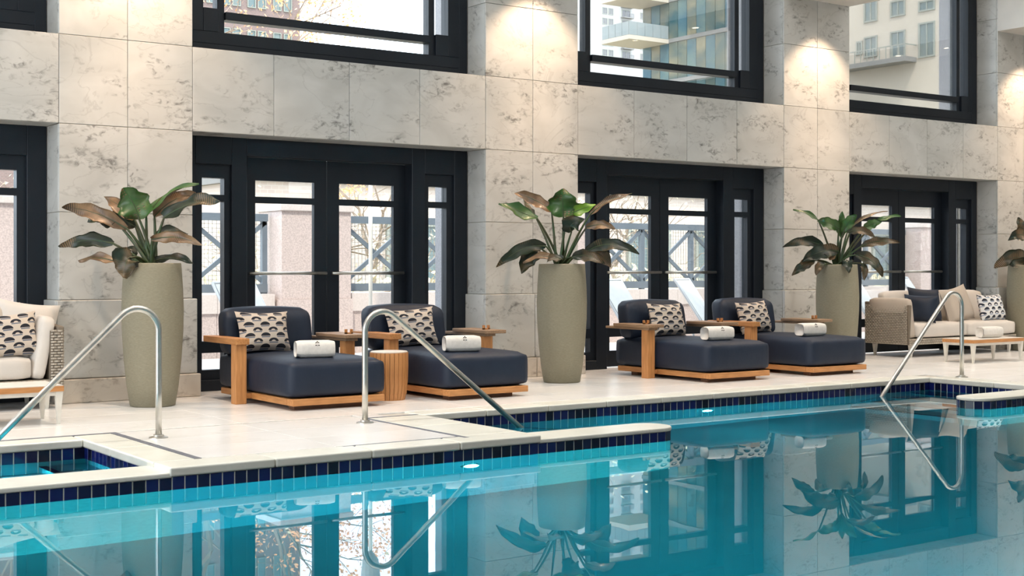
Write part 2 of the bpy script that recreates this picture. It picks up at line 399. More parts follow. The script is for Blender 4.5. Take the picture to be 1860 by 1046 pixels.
def cushion(w, d, h, r=0.05, puff=0.02, n=8, taper=0.0, curve=0.0):
    """soft rounded box, origin at centre of its base"""
    bm = bmesh.new()
    bmesh.ops.create_cube(bm, size=2.0)
    bmesh.ops.subdivide_edges(bm, edges=bm.edges[:], cuts=n, use_grid_fill=True)
    hx, hy, hz = w / 2, d / 2, h / 2
    for v in bm.verts:
        u = Vector(v.co)
        def ease(t): return math.copysign(abs(t) ** 0.75, t)
        p = Vector((ease(u.x) * hx, ease(u.y) * hy, ease(u.z) * hz))
        q = Vector((max(-hx + r, min(hx - r, p.x)), max(-hy + r, min(hy - r, p.y)), max(-hz + r, min(hz - r, p.z))))
        dv = p - q
        if dv.length > 1e-6:
            p = q + dv.normalized() * r
        fx = (1 - (p.x / hx) ** 2); fy = (1 - (p.y / hy) ** 2); fz = (1 - (p.z / hz) ** 2)
        fx, fy, fz = max(fx, 0), max(fy, 0), max(fz, 0)
        if p.z > 0: p.z += puff * fx ** 0.6 * fy ** 0.6 * (p.z / hz)
        p.x += puff * 0.6 * (p.x / hx) * fz * max(fy, 0.2)
        p.y += puff * 0.6 * (p.y / hy) * fz * max(fx, 0.2)
        if taper: p.y += taper * (p.z / hz)
        if curve: p.y -= curve * (p.x / hx) ** 2
        v.co = (p.x, p.y, p.z + hz)
    me = bpy.data.meshes.new('cushion'); bm.to_mesh(me); bm.free()
    me.polygons.foreach_set('use_smooth', [True] * len(me.polygons))
    return me

def pillow(w, h, t, n=14, sharp=0.10):
    """throw pillow standing in XZ, origin at its centre, UV on both faces"""
    vs, fs, uvs = [], [], []
    for side in (-1, 1):
        for j in range(n + 1):
            for i in range(n + 1):
                u = i / n * 2 - 1; v = j / n * 2 - 1
                pin = 1 - sharp * (1 - u * u)
                pin2 = 1 - sharp * (1 - v * v)
                x = u * w / 2 * pin2; z = v * h / 2 * pin
                th = t / 2 * max(0, (1 - u ** 4) * (1 - v ** 4)) ** 0.55
                th *= 1 + 0.12 * math.sin(3 * u + 2 * v)
                vs.append((x, side * th, z)); uvs.append((i / n, j / n))
    k = (n + 1) ** 2
    for s_ in range(2):
        for j in range(n):
            for i in range(n):
                a = s_ * k + j * (n + 1) + i
                q = (a, a + 1, a + n + 2, a + n + 1)
                fs.append(q if s_ == 0 else q[::-1])
    me = bpy.data.meshes.new('pillow'); me.from_pydata(vs, [], fs)
    ul = me.uv_layers.new(name='UVMap')
    for lp in me.loops: ul.data[lp.index].uv = uvs[lp.vertex_index]
    me.polygons.foreach_set('use_smooth', [True] * len(me.polygons))
    return me

_unit = {}
def slab_mesh(key, sx, sy, sz, bev=0.002):
    """box centred in x,y with base at 0; cached by size"""
    k = (key, round(sx, 4), round(sy, 4), round(sz, 4))
    if k not in _unit:
        _unit[k] = MB().box(-sx / 2, sx / 2, -sy / 2, sy / 2, 0, sz).mesh(key, bevel=bev, seg=1)
    return _unit[k]

# ------------------------------------------------------------------ wall with doors and windows
BAYS = [(0.25, 3.351), (4.507, 7.595), (8.773, 11.873), (13.03, 16.034)]
PIERS = [(-0.91, 0.25), (3.351, 4.507), (7.595, 8.773), (11.873, 13.03), (16.034, 17.21)]
XL, XR = -5.0, 22.0
ZC, ZB = 5.6, 4.35          # ceiling, beam underside
YF, YO = 0.33, 0.66         # frame plane, outer wall face
COURSES = [0.852, 1.58, 2.312, 3.05, 3.785, 4.52, 5.255, ZC]
wb = MB()
T = 0.02
for a, b in PIERS: wb.box(a + T, b - T, T, YO, 0, ZC)
wb.box(XL, PIERS[0][0] - 0.0, T, YO, 0, ZC); wb.box(PIERS[-1][1], XR, T, YO, 0, ZC)
for a, b in BAYS:
    wb.box(a - T, b + T, T, YO - 0.002, 2.312 + T, 3.05 - T)
    wb.box(a - T, b + T, T, YO - 0.002, 5.255, ZC)
wall = struct(obj('wall_back', wb, 'grout'), 'tall grey-white marble clad wall with dark doors and upper windows', 'wall')

def panel(x0, x1, y0, y1, z0, z1, m='marble', g=0.002, name='marble_panel', bev=0.0025):
    sx, sy, sz = x1 - x0 - 2 * g * (x1 - x0 > 0.05), y1 - y0 - 2 * g * (y1 - y0 > 0.05), z1 - z0 - 2 * g * (z1 - z0 > 0.05)
    me = slab_mesh(name + m, sx, sy, sz, bev)
    return link(name, me, m, wall, ((x0 + x1) / 2, (y0 + y1) / 2, z0 + g * (z1 - z0 > 0.05)))
for pi, (a, b) in enumerate(PIERS):
    mid = (a + b) / 2
    zs = COURSES
    for z0, z1 in zip(zs, zs[1:]):
        for x0, x1 in ((a, mid), (mid, b)):
            panel(x0, x1, 0, T, z0, z1)
        for xs in ((a, a + T), (b - T, b)):                  # reveals
            if not (2.312 <= z0 < 3.0):
                panel(xs[0], xs[1], T, YF, z0, z1)
    # dado and base project from the pier, returning into the reveals
    for x0, x1 in ((a - 0.03, mid), (mid, b + 0.03)):
        panel(x0, x1, -0.04, 0.0, 0.20, 0.852, bev=0.006)
    for x0, x1 in ((a - 0.03, a + T), (b - T, b + 0.03)):
        panel(x0, x1, 0.0, YF, 0.20, 0.852, bev=0.006)
    for x0, x1 in ((a - 0.05, mid), (mid, b + 0.05)):
        panel(x0, x1, -0.075, 0.0, 0.0, 0.20, 'base_marble', bev=0.006)
    for x0, x1 in ((a - 0.05, a + T), (b - T, b + 0.05)):
        panel(x0, x1, 0.0, YF, 0.0, 0.20, 'base_marble', bev=0.006)
for a, b in BAYS:
    q = (b - a) / 4
    for k in range(4):
        panel(a + k * q, a + (k + 1) * q, 0, T, 2.312, 3.05)
        panel(a + k * q, a + (k + 1) * q, T, YF, 2.312, 2.312 + T, bev=0.002)        # soffit
        panel(a + k * q, a + (k + 1) * q, T, YF, 3.05 - T, 3.05, bev=0.002)          # window sill
# outer granite pilasters flank every opening outside
ext = MB()
for a, b in PIERS: ext.box(a + 0.002, b - 0.002, YO, YO + 0.30, -0.02, 7.5)
struct(obj('wall_outer', ext, 'grey_granite'), 'grey granite outer piers seen through the window panes', 'wall')

# ------------------------------------------------------------------ doors and upper windows
def ring_rect(mb, x0, x1, y0, y1, z0, z1, t):
    mb.box(x0, x0 + t, y0, y1, z0, z1); mb.box(x1 - t, x1, y0, y1, z0, z1)
    mb.box(x0 + t, x1 - t, y0, y1, z0, z0 + t); mb.box(x0 + t, x1 - t, y0, y1, z1 - t, z1)
BAYDESC = ['behind the left wicker sofa', 'behind the first two navy daybeds', 'behind the two farther navy daybeds', 'behind the right wicker sofa']
WINDESC = ['above the left wicker sofa, mostly cropped by the frame', 'above the first two navy daybeds, showing white sky', 'above the two farther navy daybeds, showing a glass tower', 'above the right wicker sofa, showing a beige building']
G = [(0.19, 0.345), (0.45, 1.725), (1.785, 1.937)]          # glazed heights
for bi, (a, b) in enumerate(BAYS):
    cx = (a + b) / 2; hw = (b - a) / 2
    e = struct_empty('door_%d' % (bi + 1), 'dark navy double glass door with sidelights ' + BAYDESC[bi], 'door', (cx, 0, 0))
    zt = 2.312
    fr = MB()
    HW = 0.885                                            # half width of the two leaves
    for sgn in (-1, 1):
        def X(u, v):
            return (min(u * sgn, v * sgn), max(u * sgn, v * sgn))
        # outer stile, mullion, and the sidelight rails
        x0, x1 = X(hw - 0.004, 1.385); fr.box(x0, x1, YF, YF + 0.16, 0, zt)
        x0, x1 = X(HW, 1.035); fr.box(x0, x1, YF, YF + 0.16, 0, zt)
        x0, x1 = X(1.035, 1.385); fr.box(x0, x1, YF, YF + 0.16, 2.06, zt); fr.box(x0, x1, YF, YF + 0.16, 0, 0.10)
    fr.box(-HW, HW, YF, YF + 0.16, 2.15, zt)
    obj('door_frame', fr, 'frame', e, bevel=0.004, seg=1)
    for sgn in (-1, 1):
        sl = MB(); x0, x1 = sorted((1.035 * sgn, 1.385 * sgn)); g0, g1 = sorted((1.095 * sgn, 1.31 * sgn))
        y0, y1 = YF + 0.035, YF + 0.13
        sl.box(x0, g0, y0, y1, 0.10, 2.06); sl.box(g1, x1, y0, y1, 0.10, 2.06)
        zz = [0.10, 0.19, 0.345, 0.45, 1.725, 1.785, 1.937, 2.06]
        for k in range(0, 8, 2): sl.box(g0, g1, y0, y1, zz[k], zz[k + 1])
        so = obj('sidelight', sl, 'frame', e)
        for z0, z1 in G: obj('pane', MB().box(g0, g1, y0 + 0.055, y0 + 0.065, z0, z1), 'glass', so)
        # door leaf
        lf = MB(); x0, x1 = sorted((0.004 * sgn, (HW - 0.003) * sgn)); g0, g1 = sorted((0.135 * sgn, 0.745 * sgn))
        y0, y1 = YF + 0.13, YF + 0.18
        lf.box(x0, g0, y0, y1, 0.012, 2.148); lf.box(g1, x1, y0, y1, 0.012, 2.148)
        zz = [0.012, 0.19, 0.345, 0.45, 1.725, 1.785, 1.937, 2.148]
        for k in range(0, 8, 2): lf.box(g0, g1, y0, y1, zz[k], zz[k + 1])
        lo = obj('door_leaf', lf, 'frame', e)
        for z0, z1 in G: obj('pane', MB().box(g0, g1, y0 + 0.02, y0 + 0.03, z0, z1), 'glass', lo)
        bar = MB(); b0, b1 = sorted((0.03 * sgn, 0.83 * sgn))
        bar.tube([(b0, y0 - 0.06, 1.066), (b1, y0 - 0.06, 1.066)], 0.016, 8)
        for xx in (b0 + 0.05, b1 - 0.05): bar.tube([(xx, y0 - 0.06, 1.066), (xx, y0, 1.066)], 0.010, 6)
        obj('push_bar', bar, 'steel', lo, smooth=True)
    # upper window
    wz0, wz1 = 3.052, 5.25
    e2 = struct_empty('window_%d' % (bi + 1), 'large dark framed upper window ' + WINDESC[bi], 'window', (cx, 0, 0))
    wf = MB(); ring_rect(wf, -hw + 0.004, hw - 0.004, YF, YF + 0.16, wz0, wz1, 0.10)
    wf.box(-hw + 0.10, hw - 0.10, YF, YF + 0.16, wz0 + 0.10, 3.262)
    for sgn in (-1, 1):
        x0, x1 = sorted((1.31 * sgn, (hw - 0.10) * sgn)); wf.box(x0, x1, YF, YF + 0.14, 3.262, wz1 - 0.1)
        x0, x1 = sorted((1.165 * sgn, 1.095 * sgn)); wf.box(x0, x1, YF + 0.03, YF + 0.14, 3.262, wz1 - 0.1)
        x0, x1 = sorted((1.165 * sgn, 1.31 * sgn)); wf.box(x0, x1, YF, YF + 0.14, 3.262, 3.475)
    obj('window_frame', wf, 'frame', e2, bevel=0.003, seg=1)
    tr = MB().box(-1.095, 1.095, YF, YF + 0.14, 3.382, 3.455)
    obj('window_transom', tr, 'frame', e2, bevel=0.003, seg=1)
    obj('pane', MB().box(-1.095, 1.095, YF + 0.06, YF + 0.07, 3.262, 3.382), 'glass', e2)
    obj('pane', MB().box(-1.095, 1.095, YF + 0.06, YF + 0.07, 3.455, wz1 - 0.1), 'glass', e2)
    for sgn in (-1, 1):
        x0, x1 = sorted((1.165 * sgn, 1.31 * sgn)); obj('pane', MB().box(x0, x1, YF + 0.06, YF + 0.07, 3.475, wz1 - 0.1), 'glass', e2)

# ------------------------------------------------------------------ ceiling, beams, other walls
YBK = -17.0
ce = struct(obj('ceiling', MB().box(XL, XR, YBK, YO, ZC, ZC + 0.3), 'ceiling'), 'pale coffered ceiling above the pool hall', 'ceiling')
for a, b in PIERS:
    obj('ceiling_beam', MB().box(a, b, YBK, 0.0, ZB, ZC), 'ceiling', ce)
for cx, _ in COFFERS[1:]:
    obj('glow_fill_panel', MB().box(cx - 1.25, cx + 1.25, -7.9, -1.3, ZC - 0.04, ZC - 0.001), 'panel', ce)  # unseen glowing panel added along with the fill light
# the left end of the hall is a tall glazed gable
wl_ = MB().box(XL - 0.3, XL, YBK, YO, -1.5, 0.1).box(XL - 0.3, XL, YBK, YO, 5.2, ZC).box(XL - 0.3, XL, YBK, -9.4, 0.1, 5.2).box(XL - 0.3, XL, -0.3, YO, 0.1, 5.2)
for k in range(1, 4): yy = -9.4 + k * 2.275; wl_.box(XL - 0.2, XL, yy - 0.06, yy + 0.06, 0.1, 5.2)
struct(obj('wall_left', wl_, 'paint'), 'glazed end wall of the pool hall at left', 'wall')
struct(obj('wall_right', MB().box(XR, XR + 0.3, YBK, YO, -1.5, ZC), 'paint'), 'plain side wall of the pool hall at right', 'wall')
wfm = MB().box(XL, XR, YBK - 0.3, YBK, 4.6, ZC).box(XL, XR, YBK - 0.3, YBK, -0.2, 2.9)
for k in range(10): wfm.box(XL + k * 3 - 1.1, XL + k * 3 + 1.1, YBK - 0.3, YBK, 2.4, 4.6)  # piers leave high openings, shaped to admit soft fill daylight
struct(obj('wall_front', wfm, 'paint'), 'unseen wall behind the camera with high openings added for fill daylight', 'wall')

# downlights washing each pier
for pi, (a, b) in enumerate(PIERS):
    mx_ = (a + b) / 2
    d = thing('downlight', 'recessed warm downlight in the beam above ' + ['the leftmost hidden pier', 'the pier beside the left sofa', 'the pier between the two pairs of daybeds', 'the pier before the right sofa', 'the rightmost pier'][pi], 'downlight', (mx_, -0.46, ZB))
    obj('trim_ring', MB().lathe([(0.045, -0.012), (0.075, -0.012), (0.075, 0.0), (0.045, 0.0), (0.045, -0.012)], 24, cap=False), 'lamp_trim', d, smooth=False)
    obj('lens', MB().lathe([(0.044, -0.006), (0.044, -0.002)], 20), 'lens', d)
    light('pier_downlight', 'SPOT', (mx_, -0.46, ZB - 0.02), (0, 0, 0), 215, (1.0, 0.70, 0.47), spot_size=math.radians(98), spot_blend=0.5, shadow_soft_size=0.04)

# warm fill spots added to brighten the lower piers and plants
for pi, (a, b) in enumerate(PIERS):
    mx_ = (a + b) / 2
    d = thing('accent_fill', 'added warm fill lamp in the beam aimed at ' + ['the leftmost hidden pier', 'the left planter', 'the middle planter', 'the third planter', 'the rightmost planter'][pi], 'downlight', (mx_, -1.35, ZB))
    obj('trim_ring', MB().lathe([(0.045, -0.012), (0.075, -0.012), (0.075, 0.0), (0.045, 0.0), (0.045, -0.012)], 24, cap=False), 'lamp_trim', d)
    obj('lens', MB().lathe([(0.044, -0.006), (0.044, -0.002)], 20), 'lens', d)
    light('pier_fill_spot', 'SPOT', (mx_, -1.35, ZB - 0.02), (math.radians(27), 0, 0), 190, (1.0, 0.66, 0.42), spot_size=math.radians(44), spot_blend=0.9, shadow_soft_size=0.05)
# a second row of spots, added to brighten the pool deck
for pi, (a, b) in enumerate(PIERS):
    mx_ = (a + b) / 2
    d = thing('downlight', 'added deck fill lamp in the beam over ' + ['the far left deck', 'the left handrail', 'the middle stairs', 'the right handrail', 'the far right deck'][pi], 'downlight', (mx_, -2.6, ZB))
    obj('trim_ring', MB().lathe([(0.045, -0.012), (0.075, -0.012), (0.075, 0.0), (0.045, 0.0), (0.045, -0.012)], 24, cap=False), 'lamp_trim', d)
    obj('lens', MB().lathe([(0.044, -0.006), (0.044, -0.002)], 20), 'lens', d)
    light('deck_fill_spot', 'SPOT', (mx_, -2.6, ZB - 0.02), (0, 0, 0), 360, (1.0, 0.92, 0.82), spot_size=math.radians(92), spot_blend=0.8, shadow_soft_size=0.06)

# ------------------------------------------------------------------ deck, coping, pool
YA, YB_ = -3.95, -2.42
XPL, XPR, XRR = 2.80, 5.35, 11.43
WZ = -0.127
cop_t = 0.055
fb = MB()
zb0 = -1.6
fb.box(XL, XR, YB_ + 0.02, T, zb0, -0.012)
fb.box(XPL + 0.02, XPR - 0.02, YA + 0.02, YB_ + 0.03, zb0, -0.012)
fb.box(XRR + 0.02, XR, YA + 0.02, YB_ + 0.03, zb0, -0.012)
fb.box(XR - 2, XR, -9.6, YA + 0.03, zb0, -0.012)
fb.box(XL, XR, YBK, -9.6, zb0, -0.012)
for a, b in BAYS: fb.box(a, b, T, YO + 0.4, zb0, -0.012)
floor = struct(obj('floor', fb, 'floor_joint'), 'pale marble pool deck with large slabs and slate inlay lines', 'floor')
def slabs(x0, x1, y0, y1, sx, sy, m='floor', name='floor_slab', stag=0.0):
    ny = max(1, round((y1 - y0) / sy)); dy = (y1 - y0) / ny
    for j in range(ny):
        nx = max(1, round((x1 - x0) / sx)); dx = (x1 - x0) / nx
        for i in range(nx):
            me = slab_mesh(name + m, dx - 0.004, dy - 0.004, 0.012, 0.0015)
            link(name, me, m, floor, (x0 + (i + 0.5) * dx, y0 + (j + 0.5) * dy, -0.012))
slabs(-2.0, 18.0, -2.18, 0.0, 1.0, 0.55)
slabs(3.08, 4.86, -3.70, -2.22, 0.9, 0.5)
slabs(4.90, 5.10, -2.42, -2.18, 0.3, 0.3)
slabs(11.70, 18.0, -3.95, -2.18, 1.0, 0.6)
for a, b in BAYS: slabs(a + 0.05, b - 0.05, 0.0, YF + 0.2, 1.0, 0.5)
def inlay(x0, x1, y0, y1): obj('inlay_strip', MB().box(x0, x1, y0, y1, -0.012, 0.0005), 'inlay', floor)
inlay(3.04, 3.08, -3.70, -2.18); inlay(-1.0, 3.04, -2.22, -2.18)
inlay(4.86, 4.90, -3.80, -2.40); inlay(4.90, 5.34, -2.42, -2.39)
inlay(4.0, 4.86, -3.735, -3.71)

# coping stones: rounded nose over the pool edge
cp = struct_empty('trim_1', 'pale marble coping stones along the pool edge, green water reflection in their colour', 'coping')
def coping(x0, x1, y0, y1, axis, ztop=0.0, th=cop_t, step=0.62):
    L = (x1 - x0) if axis == 'x' else (y1 - y0)
    n = max(1, round(L / step)); d = L / n
    for i in range(n):
        if axis == 'x': sx, sy, c = d - 0.004, y1 - y0, (x0 + (i + 0.5) * d, (y0 + y1) / 2)
        else: sx, sy, c = x1 - x0, d - 0.004, ((x0 + x1) / 2, y0 + (i + 0.5) * d)
        k = ('coping', round(sx, 3), round(sy, 3), th)
        if k not in _unit:
            _unit[k] = MB().box(-sx / 2, sx / 2, -sy / 2, sy / 2, 0, th).mesh('coping_stone', bevel=0.012, seg=3)
        link('coping_stone', _unit[k], 'coping', cp, (c[0], c[1], ztop - th))
OV = 0.018
coping(XL + 0.1, XPL - OV, YB_ - OV, -2.22, 'x')
coping(XPL - OV, 3.04, YA + 0.245, -2.22, 'y')
coping(XPL - OV, XPR + OV, YA - OV, YA + 0.245, 'x')
coping(4.90, XPR + OV, YA + 0.245, -2.42, 'y')
coping(XPR, XRR + OV, YB_ - OV, -2.18, 'x')
coping(XRR - OV, 11.70, YA, YB_ - OV, 'y')
# dividing walls beside the stairs, rounded free end
def divider(xa, xb, end, label):
    e = struct_empty('trim_%d' % (2 if end > 0 and xa < 8 else (3 if xa > 8 else 4)), label, 'low wall')
    zt, th = -0.030, 0.030
    r = 0.165; yc = YA + 0.165
    def outline(o):
        pts = []
        R = r + o
        if end > 0:
            pts += [(xa, yc - R), (xb - r, yc - R)]
            pts += [(xb - r + R * math.cos(t), yc + R * math.sin(t)) for t in [(-PI / 2 + PI * k / 14) for k in range(1, 14)]]
            pts += [(xb - r, yc + R), (xa, yc + R)]
        else:
            pts += [(xb, yc + R), (xa + r, yc + R)]
            pts += [(xa + r + R * math.cos(t), yc + R * math.sin(t)) for t in [(PI / 2 + PI * k / 14) for k in range(1, 14)]]
            pts += [(xa + r, yc - R), (xb, yc - R)]
        return pts
    def extr(o, z0, z1):
        mb = MB(); p = outline(o); n = len(p)
        mb.v = [(x, y, z0) for x, y in p] + [(x, y, z1) for x, y in p]
        mb.f = [tuple(reversed(range(n))), tuple(range(n, 2 * n))] + [(i, (i + 1) % n, (i + 1) % n + n, i + n) for i in range(n)]
        return mb
    obj('wall_core', extr(0.001, -1.35, zt - th), 'tile_grout', e)
    obj('wall_cap', extr(0.012, zt - th, zt), 'coping', e, bevel=0.008, seg=2)
    # tiles follow the outline
    p = outline(0.0); tot = 0
    seg = [(Vector(p[i]), Vector(p[i + 1])) for i in range(len(p) - 1)]
    Ltot = sum((b - a).length for a, b in seg)
    n = round(Ltot / 0.075)
    me = slab_mesh('waterline_tile', 0.071, 0.006, 0.0745, 0.0012)
    for k in range(n):
        s_ = (k + 0.5) * Ltot / n
        for a, b in seg:
            if s_ <= (b - a).length: break
            s_ -= (b - a).length
        t = (b - a).normalized(); q = a + t * s_
        tile(q.x, q.y, math.atan2(t.y, t.x), e, zt - th - 0.0745)
TILE_ME = {}
def tile(x, y, rz, parent, z0):
    m = random.choices(('tile_a', 'tile_b', 'tile_c'), (5, 4, 2))[0]
    if m not in TILE_ME:
        TILE_ME[m] = MB().box(-0.0345, 0.0345, -0.004, 0.004, 0, 0.0745).mesh('waterline_tile', bevel=0.0015, seg=1)
        TILE_ME[m].materials.append(M[m])
    return link('waterline_tile', TILE_ME[m], None, parent, (x, y, z0), (0, 0, rz))
basin = MB()
ZBOT = -1.35
basin.quad((XL, -9.6, ZBOT), (XR, -9.6, ZBOT), (XR, YB_ + 0.05, ZBOT), (XL, YB_ + 0.05, ZBOT))
def wallq(x0, y0, x1, y1, z1=-cop_t): basin.quad((x0, y0, ZBOT), (x1, y1, ZBOT), (x1, y1, z1), (x0, y0, z1))
wallq(XL, YB_, XPL, YB_); wallq(XPL, YB_, XPL, YA); wallq(XPL, YA, XPR, YA); wallq(XPR, YA, XPR, YB_); wallq(XPR, YB_, XRR, YB_)
wallq(XRR, YB_, XRR, YA); wallq(XRR, YA, XR - 2, YA); wallq(XR - 2, YA, XR - 2, -9.6, -0.012); wallq(XR - 2, -9.6, XL, -9.6, -0.012); wallq(XL + 0.01, -9.6, XL + 0.01, YB_, -0.012)
basin_o = struct(obj('pool_basin', basin, 'plaster'), 'turquoise plastered swimming pool basin with navy waterline tiles', 'pool')
# stairs into the pool on both sides of the deck tongue, slate nosing on each tread
def stairs(x0, sgn):
    for k in range(4):
        z = -0.32 - 0.24 * k; xa = x0 + sgn * 0.30 * k; xb = x0 + sgn * 0.30 * (k + 1)
        a, b = min(xa, xb), max(xa, xb)
        obj('pool_step', MB().box(a, b, YA + 0.33, YB_, ZBOT, z), 'plaster', basin_o)
        n0, n1 = sorted((xb, xb - sgn * 0.05))
        obj('step_nosing', MB().box(n0, n1, YA + 0.33, YB_ - 0.002, z, z + 0.004), 'tile_b', basin_o)
stairs(XPL, -1); stairs(XPR, 1); stairs(XRR, -1)
gb = MB()                                               # pale grout bed behind the tiles
def band(x0, y0, x1, y1, skip=0.0):
    L = math.hypot(x1 - x0, y1 - y0); n = int(L / 0.075 + 0.5)
    rz = math.atan2(y1 - y0, x1 - x0); nx, ny = math.sin(rz), -math.cos(rz)
    for k in range(n):
        s_ = (k + 0.5) / n
        tile(x0 + (x1 - x0) * s_ + nx * 0.003, y0 + (y1 - y0) * s_ + ny * 0.003, rz, basin_o, -cop_t - 0.0745)
    gb.quad((x0 + nx * .0045, y0 + ny * .0045, -cop_t - 0.0745), (x1 + nx * .0045, y1 + ny * .0045, -cop_t - 0.0745), (x1 + nx * .0045, y1 + ny * .0045, -cop_t), (x0 + nx * .0045, y0 + ny * .0045, -cop_t))
band(1.2, YB_, XPL, YB_)
band(XPL, YA + 0.33, XPL, YB_) if False else band(XPL, YB_, XPL, YA + 0.33)
band(XPL, YA, XPR, YA)
band(XPR, YB_, XRR, YB_)
band(XRR, YB_, XRR, YA + 0.33)
obj('grout_bed', gb, 'tile_grout', basin_o)
divider(XPR, 6.62, 1, 'low white capped wall with rounded end beside the middle pool stairs')
divider(10.17, XRR, -1, 'low white capped wall with rounded end before the far right handrail')
divider(1.50, XPL, -1, 'low white capped wall closing the left pool stairs')

wt = MB()
for x0, x1, y0, y1 in ((XL, XR - 2, -9.6, YA), (XL, XPL, YA, YB_), (XPR, XRR, YA, YB_)):
    wt.quad((x0, y0, WZ), (x1, y0, WZ), (x1, y1, WZ), (x0, y1, WZ))
tag(obj('pool_water', wt, 'water'), 'still turquoise pool water mirroring the wall and doors', 'water', kind='stuff')
for k in range(6):  # unseen lamps added under water to light the basin
    light('pool_fill_lamp', 'AREA', (-2.5 + k * 3.6, -9.5, -0.75), (math.radians(90), 0, 0), 165, (0.65, 1.0, 1.0), shape='DISK', size=0.35)
light('pool_fill_lamp', 'AREA', (-4.8, -6.5, -0.75), (math.radians(90), 0, math.radians(-90)), 40, (0.8, 1.0, 1.0), shape='DISK', size=0.35)

for nm, x, y, z in (('nearer pool wall below the second handrail', 4.80, YA - 0.004, -0.33), ('farther pool wall before the third daybed', 8.32, YB_ - 0.004, -0.33), ('left pool stairs, added to brighten the recess', 2.0, YB_ - 0.004, -0.30)):  # the one at the left stairs is added to brighten them
    d = thing('pool_light', 'round underwater light in the ' + nm, 'pool light', (x, y, z))
    obj('ring', MB().lathe([(0.075, 0.0), (0.075, 0.012), (0.055, 0.016), (0.055, 0.0)], 24, cap=False), 'steel', d, rot=(PI / 2, 0, 0))
    obj('lens', MB().lathe([(0.054, 0.0), (0.054, 0.008)], 24), 'pool_lens', d, rot=(PI / 2, 0, 0))
    light('pool_wall_lamp', 'AREA', (x, y - 0.03, z), (math.radians(-90), 0, 0), 26 if x < 3 else 9, (0.8, 1.0, 1.0), shape='DISK', size=0.1)

# ------------------------------------------------------------------ handrails
def rail(bx, by, sgn, p1, p2, label):
    """post at bx; slope runs through p1, p2 = (x, z) pairs"""
    e = thing('handrail', label, 'handrail', (bx, by, 0))
    m = (p2[1] - p1[1]) / (p2[0] - p1[0])
    zt = p1[1] + m * (bx - p1[0])                       # corner of post and slope
    corner = Vector((0, 0, zt))
    d2 = Vector((sgn, 0, m * sgn)).normalized(); d1 = Vector((0, 0, -1))
    ang = d1.angle(d2); R = 0.145; tl = R / math.tan(ang / 2)
    a = corner + d1 * tl; b = corner + d2 * tl
    cen = corner + (d1 + d2).normalized() * (R / math.sin(ang / 2))
    va = a - cen; vb = b - cen
    ax = va.cross(vb).normalized(); tot = va.angle(vb)
    pts = [Vector((0, 0, 0.0)), Vector((0, 0, 0.3)), a]
    for k in range(1, 13): pts.append(cen + Matrix.Rotation(tot * k / 12, 3, ax) @ va)
    end = Vector((p2[0] - bx, 0, p2[1])) + d2 * 0.45
    pts.append(b + (end - b) * 0.5); pts.append(end)
    obj('rail_tube', MB().tube(pts, 0.0215, 14), 'steel', e, smooth=True)
    obj('flange', MB().lathe([(0.062, 0.0), (0.062, 0.006), (0.045, 0.010), (0.034, 0.012), (0.034, 0.022), (0.024, 0.024)], 28), 'steel', e, smooth=False)
rail(3.213, -2.641, -1, (2.873, 0.722), (2.205, 0.085), 'stainless steel pool handrail at left, sloping down to the left')
rail(4.738, -2.675, 1, (5.069, 0.695), (6.114, -0.126), 'stainless steel pool handrail in front of the first two daybeds')
rail(11.701, -2.617, -1, (11.325, 0.70), (10.468, -0.124), 'stainless steel pool handrail in front of the right sofa')

